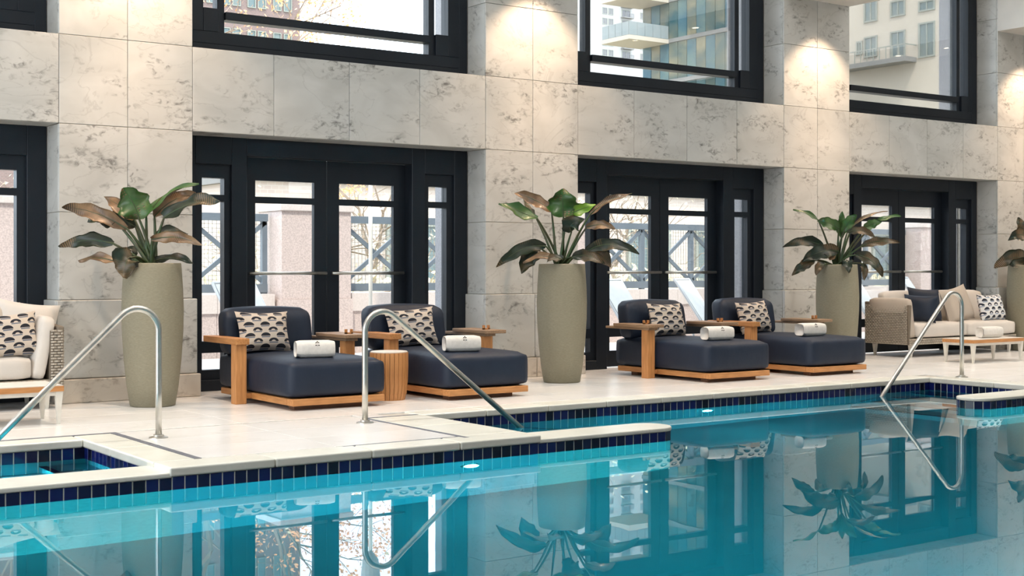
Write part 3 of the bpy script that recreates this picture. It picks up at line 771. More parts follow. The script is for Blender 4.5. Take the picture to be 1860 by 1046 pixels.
# ------------------------------------------------------------------ navy daybeds
SEAT = cushion(0.86, 1.42, 0.285, 0.055, 0.03, 10)
BACK = cushion(0.80, 0.22, 0.38, 0.07, 0.03, 8, taper=0.03, curve=0.07)
def peg(parent, x, y, z):
    p = MB().box(-0.035, -0.018, -0.012, 0.012, 0, 0.04).box(0.018, 0.035, -0.012, 0.012, 0, 0.04).box(-0.035, 0.035, -0.012, 0.012, 0, 0.012)
    obj('peg', p, 'teak_z', parent, (x, y, z))
def daybed(x0, yf, trayL, trayR, bo, label):
    e = thing('daybed', label, 'daybed', (x0, yf, 0), 0, 'navy daybeds on the deck')
    w_, d_ = 0.82, 1.40
    fr = MB(); t = 0.11
    fr.box(0, w_, 0, t, 0.038, 0.092)
    obj('front_board', fr, 'teak_x', e, bevel=0.006)
    obj('side_board', MB().box(0, t, t + 0.001, d_, 0.038, 0.092), 'teak', e, bevel=0.006)
    obj('side_board', MB().box(w_ - t, w_, t + 0.001, d_, 0.038, 0.092), 'teak', e, bevel=0.006)
    obj('deck_board', MB().box(t + 0.001, w_ - t - 0.001, t + 0.001, d_ - 0.05, 0.045, 0.085), 'teak', e)
    obj('plinth', MB().box(0.06, w_ - 0.10, 0.10, 0.20, 0.0, 0.037), 'dark_wood', e, bevel=0.003)
    obj('plinth', MB().box(0.06, w_ - 0.10, d_ - 0.25, d_ - 0.15, 0.0, 0.037), 'dark_wood', e, bevel=0.003)
    link('seat_cushion', SEAT, 'navy', e, (w_ / 2 + 0.005, 0.725, 0.093))
    link('backrest', BACK, 'navy', e, (bo, 1.34, 0.375), (0, 0, 0))
    yp = 0.75                                          # front of the posts
    for side, tray in ((-1, trayL), (1, trayR)):
        px0, px1 = (-0.145, -0.05) if side < 0 else (w_ + 0.04, w_ + 0.135)
        if side < 0: zb_ = 0.0
        obj('post', MB().box(px0, px1, yp, yp + 0.10, 0.0, 0.488), 'teak_z', e, bevel=0.004)
        obj('stretcher', MB().box(min(px0, w_ if side > 0 else px1), max(px1 if side < 0 else px0, 0.0 if side < 0 else w_), yp + 0.02, yp + 0.08, 0.045, 0.085) if False else MB().box(px1 if side < 0 else w_, 0.0 if side < 0 else px0, yp + 0.02, yp + 0.08, 0.045, 0.085), 'teak_x', e)
        ax0, ax1 = (px0 - 0.012, px1 + 0.012)
        if tray:
            if side < 0: ax0 -= 0.0
            tx0, tx1 = (ax0 - 0.02, ax1 + 0.10) if side > 0 else (ax0 - 0.03, ax1 + 0.06)
            a_ = obj('armrest', MB().box(ax0, ax1, yp - 0.03, yp + 0.66, 0.488, 0.512), 'grey_teak', e, bevel=0.004)
            tr_ = obj('tray', MB().box(tx0, tx1, yp - 0.06, yp + 0.50, 0.5125, 0.545), 'grey_teak', a_, bevel=0.006)
            peg(a_, (tx0 + tx1) / 2, yp + 0.10, 0.545)
        else:
            obj('armrest', MB().box(ax0, ax1, yp - 0.03, yp + 0.66, 0.488, 0.54), 'teak', e, bevel=0.005)
    return e
BEDS = [(4.65, -1.68, 0, 1, 0.36, 'navy cushioned teak daybed nearest the camera, left of the slatted drum table'),
        (6.085, -1.69, 0, 1, 0.31, 'navy cushioned teak daybed just right of the slatted drum table'),
        (9.10, -1.66, 1, 1, 0.37, 'navy cushioned teak daybed just right of the middle planter'),
        (10.535, -1.68, 0, 1, 0.27, 'navy cushioned teak daybed farthest right, beside the third planter')]
for a in BEDS: daybed(*a)
PIL = pillow(0.50, 0.36, 0.17)
pil_px = [(430, 527, 603, 'first'), (705, 790, 600, 'second'), (1176, 1245, 584, 'third'), (1337, 1400, 573, 'fourth')]
pdesc = ['on the nearest navy daybed', 'on the daybed right of the drum table', 'on the daybed right of the middle planter', 'on the farthest right daybed']
for k, (xa, xb, yc, _) in enumerate(pil_px):
    Yp = -0.58
    X, Z = pl((xa + xb) / 2, yc, Yp)
    o = link('throw_pillow', PIL, 'pattern', None, (X, Yp, 0.572), (math.radians(-16), math.radians([1, -4, 1, -2][k]), math.radians([2, -6, 4, 5][k])))
    tag(o, 'beige throw pillow with black arch print ' + pdesc[k], 'pillow', 'arch print pillows on the daybeds')

# rolled towels with an embroidered emblem
def towel_mesh(L, d, h, a0=0.0, a1=2 * PI, off=0.0, n=28, m=8, thick=None):
    vs, fs = [], []
    rows = []
    for j in range(m + 1):
        u = j / m * 2 - 1
        sh = (1 - abs(u) ** 8 * 0.12)
        row = []
        for k in range(n + 1):
            a = a0 + (a1 - a0) * k / n
            ca, sa = math.cos(a), math.sin(a)
            e_ = 2 / 3.4
            y = math.copysign(abs(ca) ** e_, ca) * (d / 2 * sh + off); z = math.copysign(abs(sa) ** e_, sa) * (h / 2 * sh + off)
            row.append(len(vs)); vs.append((u * L / 2, y, z + h / 2))
        rows.append(row)
    for j in range(m):
        for k in range(n):
            fs.append((rows[j][k], rows[j][k + 1], rows[j + 1][k + 1], rows[j + 1][k]))
    if a1 - a0 > 6:
        fs.append(tuple(rows[0])); fs.append(tuple(reversed(rows[-1])))
    me = bpy.data.meshes.new('towel'); me.from_pydata(vs, [], fs)
    me.polygons.foreach_set('use_smooth', [True] * len(me.polygons))
    return me
TW = towel_mesh(0.31, 0.165, 0.135)
TWF = towel_mesh(0.312, 0.165, 0.135, math.radians(60), math.radians(198), 0.004)
emb = MB()                                             # small branching tree crest
def dot(x, z, r): emb.v.extend([]); b = len(emb.v); emb.v += [(x + r * math.cos(t), 0, z + r * math.sin(t)) for t in [2 * PI * k / 8 for k in range(8)]]; emb.f.append(tuple(b + k for k in range(8)))
for (x, z) in ((0, .02), (-.010, .011), (.010, .011), (-.017, .0), (.017, .0), (-.008, -.003), (.008, -.003), (-.012, -.011), (.012, -.011)): dot(x, z, 0.0058)
emb.quad((-.0018, 0, -.021), (.0018, 0, -.021), (.0018, 0, .018), (-.0018, 0, .018))
emb.quad((-.014, 0, -.002), (-.012, 0, -.004), (.001, 0, -.012), (-.001, 0, -.009)); emb.quad((.014, 0, -.002), (.012, 0, -.004), (-.001, 0, -.012), (.001, 0, -.009))
EMB = emb.mesh('emblem')
tw_px = [(569, 649, 0.40), (838, 638, 0.40), (1305, 617.5, 0.40), (1475, 610, 0.40)]
tdesc = ['on the nearest navy daybed', 'on the daybed right of the drum table', 'on the daybed right of the middle planter', 'on the farthest right daybed']
for k, (x, y, z) in enumerate(tw_px):
    X, Y = flo(x, y, z); Y += 0.06; X += 0.04
    e = thing('rolled_towel', 'rolled white towel with dark tree emblem ' + tdesc[k], 'towel', (X, Y, z - 0.005), math.radians([-16, -18, -8, -6][k]), 'rolled towels on the daybeds')
    link('towel_roll', TW, 'towel', e); link('towel_flap', TWF, 'towel', e)
    link('emblem', EMB, 'emblem', e, (0.01, -0.0805, 0.1125), (math.radians(-24), 0, 0))

# slatted drum side table
dx, dy = flo(703, 729); dx += 0.10; dy += 0.14
e = thing('drum_table', 'barrel shaped slatted teak drum table between the first two daybeds', 'side table', (dx, dy, 0))
NS = 26
prof = [(0.135, 0.0), (0.150, 0.06), (0.160, 0.16), (0.164, 0.28), (0.164, 0.40)]
sm = MB()
hwid = PI / NS * 0.90
for r, z in prof:
    for rr in (r - 0.015, r):
        for sg in (-1, 1): sm.v.append((rr * math.cos(sg * hwid), rr * math.sin(sg * hwid), z))
for i in range(len(prof) - 1):
    b = i * 4
    sm.f += [(b + 2, b + 3, b + 7, b + 6), (b + 1, b + 0, b + 4, b + 5), (b + 0, b + 2, b + 6, b + 4), (b + 3, b + 1, b + 5, b + 7)]
sm.f += [(0, 1, 3, 2), tuple(len(sm.v) - 4 + k for k in (2, 3, 1, 0))]
SL = sm.mesh('slat')
for k in range(NS): link('slat', SL, 'teak_z', e, None, (0, 0, 2 * PI * k / NS))
obj('core', MB().lathe([(r - 0.016, z) for r, z in prof], 32), 'dark_wood', e)
obj('table_top', MB().lathe([(0.155, 0.398), (0.158, 0.402), (0.158, 0.408), (0.150, 0.412)], 36), 'stone_top', e)

# ------------------------------------------------------------------ potted plants
PLAN = MB().lathe([(0.165, 0.0), (0.180, 0.006), (0.205, 0.16), (0.228, 0.38), (0.243, 0.62), (0.246, 0.78), (0.240, 0.95), (0.230, 1.10), (0.226, 1.150), (0.222, 1.157), (0.214, 1.155), (0.212, 1.12), (0.212, 1.08)], 48)
PLAN.f.pop()                                           # open mouth
PLANTER = PLAN.mesh('planter', smooth=True)
SOIL = MB().lathe([(0.001, 1.105), (0.10, 1.11), (0.2125, 1.09)], 24, cap=False).mesh('soil', smooth=True)

def blade(p0, p1, p2, width, face, fold=0.25, wave=0.0, n=14, seed=0):
    """leaf blade along the quadratic p0-p1-p2, its face turned towards 'face'"""
    rnd = random.Random(seed)
    rows = []
    cols = (-1, -0.72, -0.36, 0, 0.36, 0.72, 1)
    ph = rnd.random() * 6
    for i in range(n + 1):
        t = i / n
        c = p0 * (1 - t) ** 2 + p1 * 2 * t * (1 - t) + p2 * t * t
        tg = ((p1 - p0) * (1 - t) + (p2 - p1) * t).normalized()
        sd = tg.cross(face)
        sd = sd.normalized() if sd.length > 1e-5 else tg.orthogonal().normalized()
        nm = sd.cross(tg).normalized()
        jag = (1 + 0.16 * math.sin(23 * t + ph) * (rnd.random() ** 0.5), 1 + 0.16 * math.sin(19 * t + 2 * ph) * (rnd.random() ** 0.5))
        pr = max(0.02, math.sin(PI * min(1, (t * 0.97 + 0.03)) ** 0.82)) ** 0.72
        hw = width / 2 * pr
        row = []
        for s_ in cols:
            lift = abs(s_) ** 1.4 * hw * fold + wave * math.sin(9 * t + ph + (1.5 if s_ > 0 else 0)) * abs(s_) * width * 0.24
            row.append((c + sd * s_ * hw * (jag[0] if s_ < 0 else jag[1]) + nm * lift, nm, ((s_ + 1) / 2, t)))
        rows.append(row)
    vs, fs, uv, mi = [], [], [], []
    nc = len(cols)
    for layer in (0, 1):
        for row in rows:
            for p, nm, q in row:
                vs.append(p + nm * (0.0015 if layer == 0 else -0.0015)); uv.append(q)
    k = len(rows) * nc
    for layer in (0, 1):
        for i in range(n):
            for j in range(nc - 1):
                a = layer * k + i * nc + j
                q = (a, a + 1, a + nc + 1, a + nc)
                fs.append(q if layer == 0 else q[::-1]); mi.append(layer)
    for i in range(n):
        for j, fl in ((0, 1), (nc - 1, 0)):
            a = i * nc + j; q = (a, a + nc, a + nc + k, a + k); fs.append(q if fl == 0 else q[::-1]); mi.append(0)
    return vs, fs, uv, mi

def potted(X, Y, leaves, ox, oy, sc, label, off=(0, 0)):
    """leaves: (base px, ctrl px, tip px, width px, top mat, under mat, depth base, depth tip, fold, face)"""
    e = thing('potted_plant', label, 'potted plant', (X, Y, 0), 0, 'tall potted plants along the wall')
    link('planter', PLANTER, 'planter', e); link('soil', SOIL, 'soil', e)
    dep = X * sT + (Y + D) * cT
    inv = Vector((X, Y, 0))
    toc = Vector((-sT, -cT, 0))
    rt = Vector((cT, -sT, 0))
    for k, (b, c, t, wpx, mt, mu, d0, d1, fold, fc) in enumerate(leaves):
        def P(q, dd): return at_depth(q[0] / sc + ox + off[0], q[1] / sc + oy + off[1], dep + dd)
        p0 = P(b, d0); p2 = P(t, d1); p1 = P(c, (d0 + d1) / 2)
        face = (toc * fc[0] + Vector((0, 0, 1)) * fc[1] + rt * fc[2])
        vs, fs, uv, mi = blade(p0 - inv, p1 - inv, p2 - inv, wpx / sc * dep / F_PX, face, fold, 0.8, seed=k + int(ox))
        me = bpy.data.meshes.new('leaf'); me.from_pydata([tuple(v) for v in vs], [], fs)
        ul = me.uv_layers.new(name='UVMap')
        for lp in me.loops: ul.data[lp.index].uv = uv[lp.vertex_index]
        me.materials.append(M[mt]); me.materials.append(M[mu])
        for p_, i_ in zip(me.polygons, mi): p_.material_index = i_; p_.use_smooth = True
        lo = link('leaf', me, None, e)
        # stalk from the soil to the blade and on as midrib
        rb = random.Random(k); foot = Vector((rb.uniform(-.05, .05), rb.uniform(-.05, .05), 1.10)); q0 = p0 - inv
        md = foot.lerp(q0, 0.5); md.z = max(md.z, foot.z + (q0.z - foot.z) * 0.62 + (0.06 if q0.z < 1.3 else 0.0))
        pts = [foot * (1 - s_) ** 2 + md * 2 * s_ * (1 - s_) + q0 * s_ * s_ for s_ in [i / 8 for i in range(9)]]
        q1 = p1 - inv; q2 = p2 - inv
        nb = (0.003)
        for s_ in (0.2, 0.4, 0.6, 0.8): pts.append(q0 * (1 - s_) ** 2 + q1 * 2 * s_ * (1 - s_) + q2 * s_ * s_)
        rr = [0.017 - 0.008 * i / 8 for i in range(9)] + [0.005, 0.0045, 0.0035, 0.002]
        obj('leaf_stalk', MB().tube(pts, rr, 6), 'stalk' if mt != 'leaf_bronze' else 'stalk', lo, smooth=True)
    return e
FC, UP = (1, 0.15, 0), (0.45, 1, 0)
HALF = (0.8, 0.7, 0)
g_, b_, dk, br = 'leaf_green', 'leaf_bright', 'leaf_dark', 'leaf_bronze'
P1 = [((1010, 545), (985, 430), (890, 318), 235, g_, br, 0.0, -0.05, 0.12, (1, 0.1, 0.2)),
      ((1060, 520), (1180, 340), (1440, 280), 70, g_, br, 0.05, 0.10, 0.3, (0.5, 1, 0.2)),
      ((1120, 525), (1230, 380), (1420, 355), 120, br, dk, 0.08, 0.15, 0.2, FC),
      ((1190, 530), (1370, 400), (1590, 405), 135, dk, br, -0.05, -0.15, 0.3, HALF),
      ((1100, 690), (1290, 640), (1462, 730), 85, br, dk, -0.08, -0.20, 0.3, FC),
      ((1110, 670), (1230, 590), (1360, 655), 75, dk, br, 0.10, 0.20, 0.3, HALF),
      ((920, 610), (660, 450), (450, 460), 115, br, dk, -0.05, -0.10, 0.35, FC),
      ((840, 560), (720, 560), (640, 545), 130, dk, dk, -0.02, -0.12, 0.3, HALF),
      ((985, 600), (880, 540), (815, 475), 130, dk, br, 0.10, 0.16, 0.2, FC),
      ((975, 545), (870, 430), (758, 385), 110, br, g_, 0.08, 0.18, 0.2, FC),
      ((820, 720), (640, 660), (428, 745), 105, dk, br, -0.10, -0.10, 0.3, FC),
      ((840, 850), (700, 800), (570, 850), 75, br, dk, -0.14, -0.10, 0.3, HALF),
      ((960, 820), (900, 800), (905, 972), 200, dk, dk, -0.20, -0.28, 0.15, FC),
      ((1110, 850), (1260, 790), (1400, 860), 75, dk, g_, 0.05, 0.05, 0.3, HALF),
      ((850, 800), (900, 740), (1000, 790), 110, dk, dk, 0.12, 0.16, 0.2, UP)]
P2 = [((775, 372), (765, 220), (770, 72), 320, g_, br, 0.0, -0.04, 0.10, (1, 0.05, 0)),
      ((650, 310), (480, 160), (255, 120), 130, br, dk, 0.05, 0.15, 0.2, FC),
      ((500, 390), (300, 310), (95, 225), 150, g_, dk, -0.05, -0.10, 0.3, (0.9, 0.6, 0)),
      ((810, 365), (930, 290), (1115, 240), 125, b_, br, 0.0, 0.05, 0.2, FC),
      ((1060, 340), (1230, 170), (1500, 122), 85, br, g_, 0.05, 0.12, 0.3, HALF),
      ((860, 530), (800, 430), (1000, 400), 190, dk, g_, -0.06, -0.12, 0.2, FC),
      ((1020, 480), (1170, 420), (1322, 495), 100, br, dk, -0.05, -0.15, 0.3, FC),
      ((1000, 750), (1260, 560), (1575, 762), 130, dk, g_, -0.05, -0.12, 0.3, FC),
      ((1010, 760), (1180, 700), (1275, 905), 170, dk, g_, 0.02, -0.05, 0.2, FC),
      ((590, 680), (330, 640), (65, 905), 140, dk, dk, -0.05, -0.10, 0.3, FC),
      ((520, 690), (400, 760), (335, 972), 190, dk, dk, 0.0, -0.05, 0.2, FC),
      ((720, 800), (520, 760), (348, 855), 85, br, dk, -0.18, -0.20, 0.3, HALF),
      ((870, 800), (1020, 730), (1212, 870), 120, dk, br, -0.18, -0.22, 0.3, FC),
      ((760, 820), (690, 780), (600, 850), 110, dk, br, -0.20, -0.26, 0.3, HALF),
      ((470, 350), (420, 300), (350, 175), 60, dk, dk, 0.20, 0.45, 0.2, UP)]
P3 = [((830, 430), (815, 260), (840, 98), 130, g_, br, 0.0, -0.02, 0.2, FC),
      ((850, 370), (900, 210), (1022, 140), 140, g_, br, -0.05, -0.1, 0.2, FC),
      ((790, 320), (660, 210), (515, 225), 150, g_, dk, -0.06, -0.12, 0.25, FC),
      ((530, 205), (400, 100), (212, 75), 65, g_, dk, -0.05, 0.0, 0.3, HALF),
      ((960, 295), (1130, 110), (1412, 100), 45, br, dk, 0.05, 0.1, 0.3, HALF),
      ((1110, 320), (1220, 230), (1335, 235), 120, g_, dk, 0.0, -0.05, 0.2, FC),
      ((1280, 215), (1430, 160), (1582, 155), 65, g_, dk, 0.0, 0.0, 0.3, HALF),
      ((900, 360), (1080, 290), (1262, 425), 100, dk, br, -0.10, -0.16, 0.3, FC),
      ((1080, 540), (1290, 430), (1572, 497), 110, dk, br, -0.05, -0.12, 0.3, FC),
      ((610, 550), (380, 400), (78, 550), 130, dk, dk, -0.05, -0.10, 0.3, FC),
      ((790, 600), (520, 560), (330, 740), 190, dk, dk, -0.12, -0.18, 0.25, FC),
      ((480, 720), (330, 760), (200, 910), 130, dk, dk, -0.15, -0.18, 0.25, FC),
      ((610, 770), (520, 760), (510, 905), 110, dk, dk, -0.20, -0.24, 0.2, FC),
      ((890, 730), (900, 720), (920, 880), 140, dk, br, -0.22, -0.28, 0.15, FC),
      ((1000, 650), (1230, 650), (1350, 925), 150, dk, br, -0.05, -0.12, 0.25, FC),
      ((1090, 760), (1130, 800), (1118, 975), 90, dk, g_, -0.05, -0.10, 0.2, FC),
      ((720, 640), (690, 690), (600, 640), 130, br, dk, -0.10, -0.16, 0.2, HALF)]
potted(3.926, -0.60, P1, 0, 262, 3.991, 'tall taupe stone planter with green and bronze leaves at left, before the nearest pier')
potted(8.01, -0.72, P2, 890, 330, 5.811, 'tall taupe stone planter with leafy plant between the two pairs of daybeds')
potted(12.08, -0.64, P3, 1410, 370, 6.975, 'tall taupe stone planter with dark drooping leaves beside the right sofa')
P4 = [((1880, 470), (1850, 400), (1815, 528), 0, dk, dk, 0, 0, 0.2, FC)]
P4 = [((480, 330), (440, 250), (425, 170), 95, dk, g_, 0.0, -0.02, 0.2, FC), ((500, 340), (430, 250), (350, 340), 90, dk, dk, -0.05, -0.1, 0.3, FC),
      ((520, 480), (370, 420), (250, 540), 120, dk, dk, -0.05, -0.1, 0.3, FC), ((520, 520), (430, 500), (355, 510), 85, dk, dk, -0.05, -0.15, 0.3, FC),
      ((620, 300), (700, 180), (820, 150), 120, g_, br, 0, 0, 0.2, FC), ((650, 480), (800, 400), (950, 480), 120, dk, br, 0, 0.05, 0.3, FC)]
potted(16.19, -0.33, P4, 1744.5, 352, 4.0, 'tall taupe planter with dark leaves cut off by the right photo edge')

# ------------------------------------------------------------------ wicker sofas and low tables
def weave(L, Hh, cw=0.042, ch=0.021):
    """woven panel in the XZ plane, facing -Y: pads alternate proud and sunk"""
    mb = MB(); nx, nz = int(L / cw), int(Hh / ch); dx_, dz_ = L / nx, Hh / nz
    for j in range(nz):
        for i in range(nx + 1):
            x0 = (i - 0.5 * (j % 2)) * dx_; x1 = x0 + dx_ * 0.92
            x0 = max(0, x0); x1 = min(L, x1)
            if x1 - x0 < 0.004: continue
            z0 = j * dz_ + 0.003; z1 = (j + 1) * dz_ - 0.003
            xm = (x0 + x1) / 2; b = len(mb.v)
            mb.v += [(x0, 0, z0), (x1, 0, z0), (x1, 0, z1), (x0, 0, z1), (xm, -0.011, z0 + 0.003), (xm, -0.011, z1 - 0.003)]
            mb.f += [(b, b + 4, b + 5, b + 3), (b + 4, b + 1, b + 2, b + 5), (b, b + 1, b + 4), (b + 3, b + 5, b + 2)]
    return mb
def leg_mb(h, t=0.045, b=0.022):
    mb = MB(); i = 0
    for z, r in ((0, b / 2), (h, t / 2)):
        mb.v += [(-r, -r, z), (r, -r, z), (r, r, z), (-r, r, z)]
    mb.f = [(3, 2, 1, 0), (4, 5, 6, 7), (0, 1, 5, 4), (1, 2, 6, 5), (2, 3, 7, 6), (3, 0, 4, 7)]
    return mb
def sofa(x0, x1, label, arm):
    """arm: -1 wicker arm at the left end, +1 at the right end"""
    yf, yb = -0.42, 0.28
    e = thing('wicker_sofa', label, 'sofa', (x0, yf, 0))
    L = x1 - x0; dp = yb - yf
    # weave-clad shell: base rail, back and one arm
    obj('base_frame', MB().box(0.03, L - 0.03, 0.02, dp - 0.02, 0.155, 0.235), 'wicker_dark', e, bevel=0.008)
    f_ = obj('woven_front', weave(L - 0.06, 0.08), 'wicker', e, (0.03, 0.0195, 0.155)); f_['kind'] = 'stuff'
    obj('back_shell', MB().box(0.05, L - 0.05, dp - 0.055, dp, 0.16, 0.66), 'wicker_dark', e, bevel=0.02)
    for sd in ((-1,) if arm < 0 else (1,)):
        ax = 0.0 if sd < 0 else L
        am = MB(); lean = 0.05
        xs0, xs1 = (ax, ax + 0.055) if sd < 0 else (ax - 0.055, ax)
        am.v = [(xs0 + 0.03 * (sd < 0) * 1.0, 0.03, 0.155), (xs1, 0.03, 0.155), (xs1, dp, 0.155), (xs0, dp, 0.155),
                (xs0, 0.0, 0.655), (xs1, 0.0, 0.655), (xs1, dp, 0.69), (xs0, dp, 0.69)]
        am.f = [(3, 2, 1, 0), (4, 5, 6, 7), (0, 1, 5, 4), (1, 2, 6, 5), (2, 3, 7, 6), (3, 0, 4, 7)]
        a_ = obj('arm_shell', am, 'wicker_dark', e, bevel=0.012)
        wv = obj('woven_side', weave(dp - 0.04, 0.49), 'wicker', a_, (ax + (-0.001 if sd < 0 else 0.001), (dp - 0.01) if sd < 0 else 0.03, 0.16), (0, 0, -PI / 2 if sd < 0 else PI / 2)); wv['kind'] = 'stuff'
        if sd > 0:
            w2 = obj('woven_end', weave(0.10, 0.46), 'wicker', a_, (ax - 0.105, 0.005, 0.17)); w2['kind'] = 'stuff'
            obj('arm_core', MB().box(ax - 0.11, ax - 0.05, 0.012, dp - 0.05, 0.16, 0.62), 'wicker_dark', a_)
        # flared arm cushion
        cm = cushion(0.12, 0.62, 0.50, 0.045, 0.01, 6)
        link('arm_cushion', cm, 'tan' if sd < 0 else 'cream', e, (ax + (0.11 if sd < 0 else -0.20), 0.33, 0.235), (0, math.radians(-8 if sd < 0 else 11), 0))
    ns = 2; a0 = 0.17 if arm < 0 else 0.04; a1 = L - (0.04 if arm < 0 else 0.24)
    sw = (a1 - a0) / ns
    sc_ = cushion(sw - 0.006, 0.60, 0.18, 0.045, 0.015, 6)
    bc_ = cushion(sw - 0.01, 0.13, 0.40, 0.05, 0.02, 6, taper=0.04)
    for k in range(ns):
        link('seat_cushion', sc_, 'cream', e, (a0 + (k + 0.5) * sw, 0.31, 0.237))
        link('back_cushion', bc_, 'cream', e, (a0 + (k + 0.5) * sw, 0.56, 0.405))
    for lx in (0.12, L - 0.12):
        for ly in (0.07, dp - 0.07):
            obj('leg', leg_mb(0.156, 0.05, 0.024), 'white_metal', e, (lx, ly, 0))
    return e
sofa(13.64, 15.90, 'sand wicker sofa with pale cushions at right, before the last door', -1)
sofa(1.05, 3.27, 'sand wicker sofa with pale cushions cut off at the left photo edge', 1)
def cush(px, py, Y, w_, h_, t_, m, rx, ry, rz, label, z=None):
    X, Z = pl(px, py, Y)
    o = link('throw_pillow', pillow(w_, h_, t_), m, None, (X, Y, z if z is not None else Z), (math.radians(rx), math.radians(ry), math.radians(rz)))
    return tag(o, label, 'pillow')
cush(1680, 556, -0.06, 0.52, 0.46, 0.16, 'navy', -14, 4, -12, 'large navy pillow leaning at the left end of the right sofa', 0.635)
cush(1671, 562, -0.22, 0.42, 0.36, 0.14, 'navy', -14, 2, -62, 'navy pillow against the wicker arm of the right sofa', 0.60)
cush(1738, 553, -0.12, 0.62, 0.48, 0.16, 'tan', -16, -8, 6, 'large sand coloured pillow in the middle of the right sofa', 0.635)
cush(1800, 563, -0.26, 0.56, 0.36, 0.16, 'pattern_white', -14, 0, 4, 'white throw pillow with navy arch print on the right sofa', 0.592)
cush(1850, 560, -0.17, 0.40, 0.32, 0.14, 'navy', -16, 3, 0, 'small navy pillow at the right end of the right sofa', 0.575)
cush(14, 620, -0.30, 0.50, 0.36, 0.16, 'pattern', -14, -4, 6, 'beige throw pillow with black arch print on the left sofa', 0.585)
cush(48, 595, -0.10, 0.50, 0.44, 0.16, 'cream', -14, 8, -6, 'large cream pillow in the corner of the left sofa', 0.635)
cush(-8, 585, -0.05, 0.42, 0.44, 0.15, 'tan', -12, 0, 4, 'tan pillow behind the printed pillow on the left sofa', 0.625)

def low_table(x0, x1, y0, y1, label):
    e = thing('coffee_table', label, 'coffee table', (x0, y0, 0))
    L, W = x1 - x0, y1 - y0
    obj('table_top', MB().box(0.004, L - 0.004, 0.004, W - 0.004, 0.268, 0.280), 'stone_top', e)
    rim = MB(); ring = 0.022
    rim.box(0, L, 0, ring, 0.236, 0.274).box(0, L, W - ring, W, 0.236, 0.274).box(0, ring, ring, W - ring, 0.236, 0.274).box(L - ring, L, ring, W - ring, 0.236, 0.274)
    obj('wood_rim', rim, 'teak_x', e)
    ap = MB().box(0.012, L - 0.012, 0.012, 0.03, 0.205, 0.2358).box(0.012, L - 0.012, W - 0.03, W - 0.012, 0.205, 0.2358).box(0.012, 0.03, 0.03, W - 0.03, 0.205, 0.2358).box(L - 0.03, L - 0.012, 0.03, W - 0.03, 0.205, 0.2358)
    obj('apron', ap, 'white_metal', e)
    for lx in (0.03, L - 0.03):
        for ly in (0.03, W - 0.03): obj('leg', leg_mb(0.2355, 0.05, 0.02), 'white_metal', e, (lx, ly, 0))
    return e
low_table(13.44, 14.42, -1.50, -1.06, 'low pale coffee table with teak rim before the right sofa')
low_table(1.92, 2.94, -1.50, -1.04, 'low pale coffee table with teak rim before the left sofa')
e = thing('rolled_towel', 'plain rolled white towel on the right coffee table', 'towel', (14.02, -1.30, 0.280), math.radians(-4))
T5 = towel_mesh(0.36, 0.135, 0.13); link('towel_roll', T5, 'towel', e); link('towel_flap', towel_mesh(0.35, 0.135, 0.13, math.radians(40), math.radians(190), 0.004), 'towel', e)

# ------------------------------------------------------------------ terrace outside the doors
tf = MB().box(XL, 34, YO + 0.3, 5.6, -0.30, -0.02)
struct(obj('floor_terrace', tf, 'paving'), 'pale paved terrace outside the glass doors', 'terrace')
PX = [(3.3 + 4.25 * k) for k in range(-1, 7)]
ordn = ['first', 'second', 'third', 'fourth', 'fifth', 'sixth', 'seventh', 'eighth']
for k, x in enumerate(PX):
    e = thing('granite_pillar', 'pink granite terrace pillar outside the doors, %s from the left' % ordn[k], 'pillar', (x + 0.5, 4.95, -0.02), 0, 'terrace pillars')
    obj('shaft', MB().box(-0.5, 0.5, -0.35, 0.35, 0.73, 1.87), 'granite', e)
    obj('base', MB().box(-0.52, 0.52, -0.37, 0.37, 0.0, 0.729), 'granite', e)
    obj('cap', MB().box(-0.53, 0.53, -0.38, 0.38, 1.871, 1.96), 'granite_cap', e, bevel=0.01)
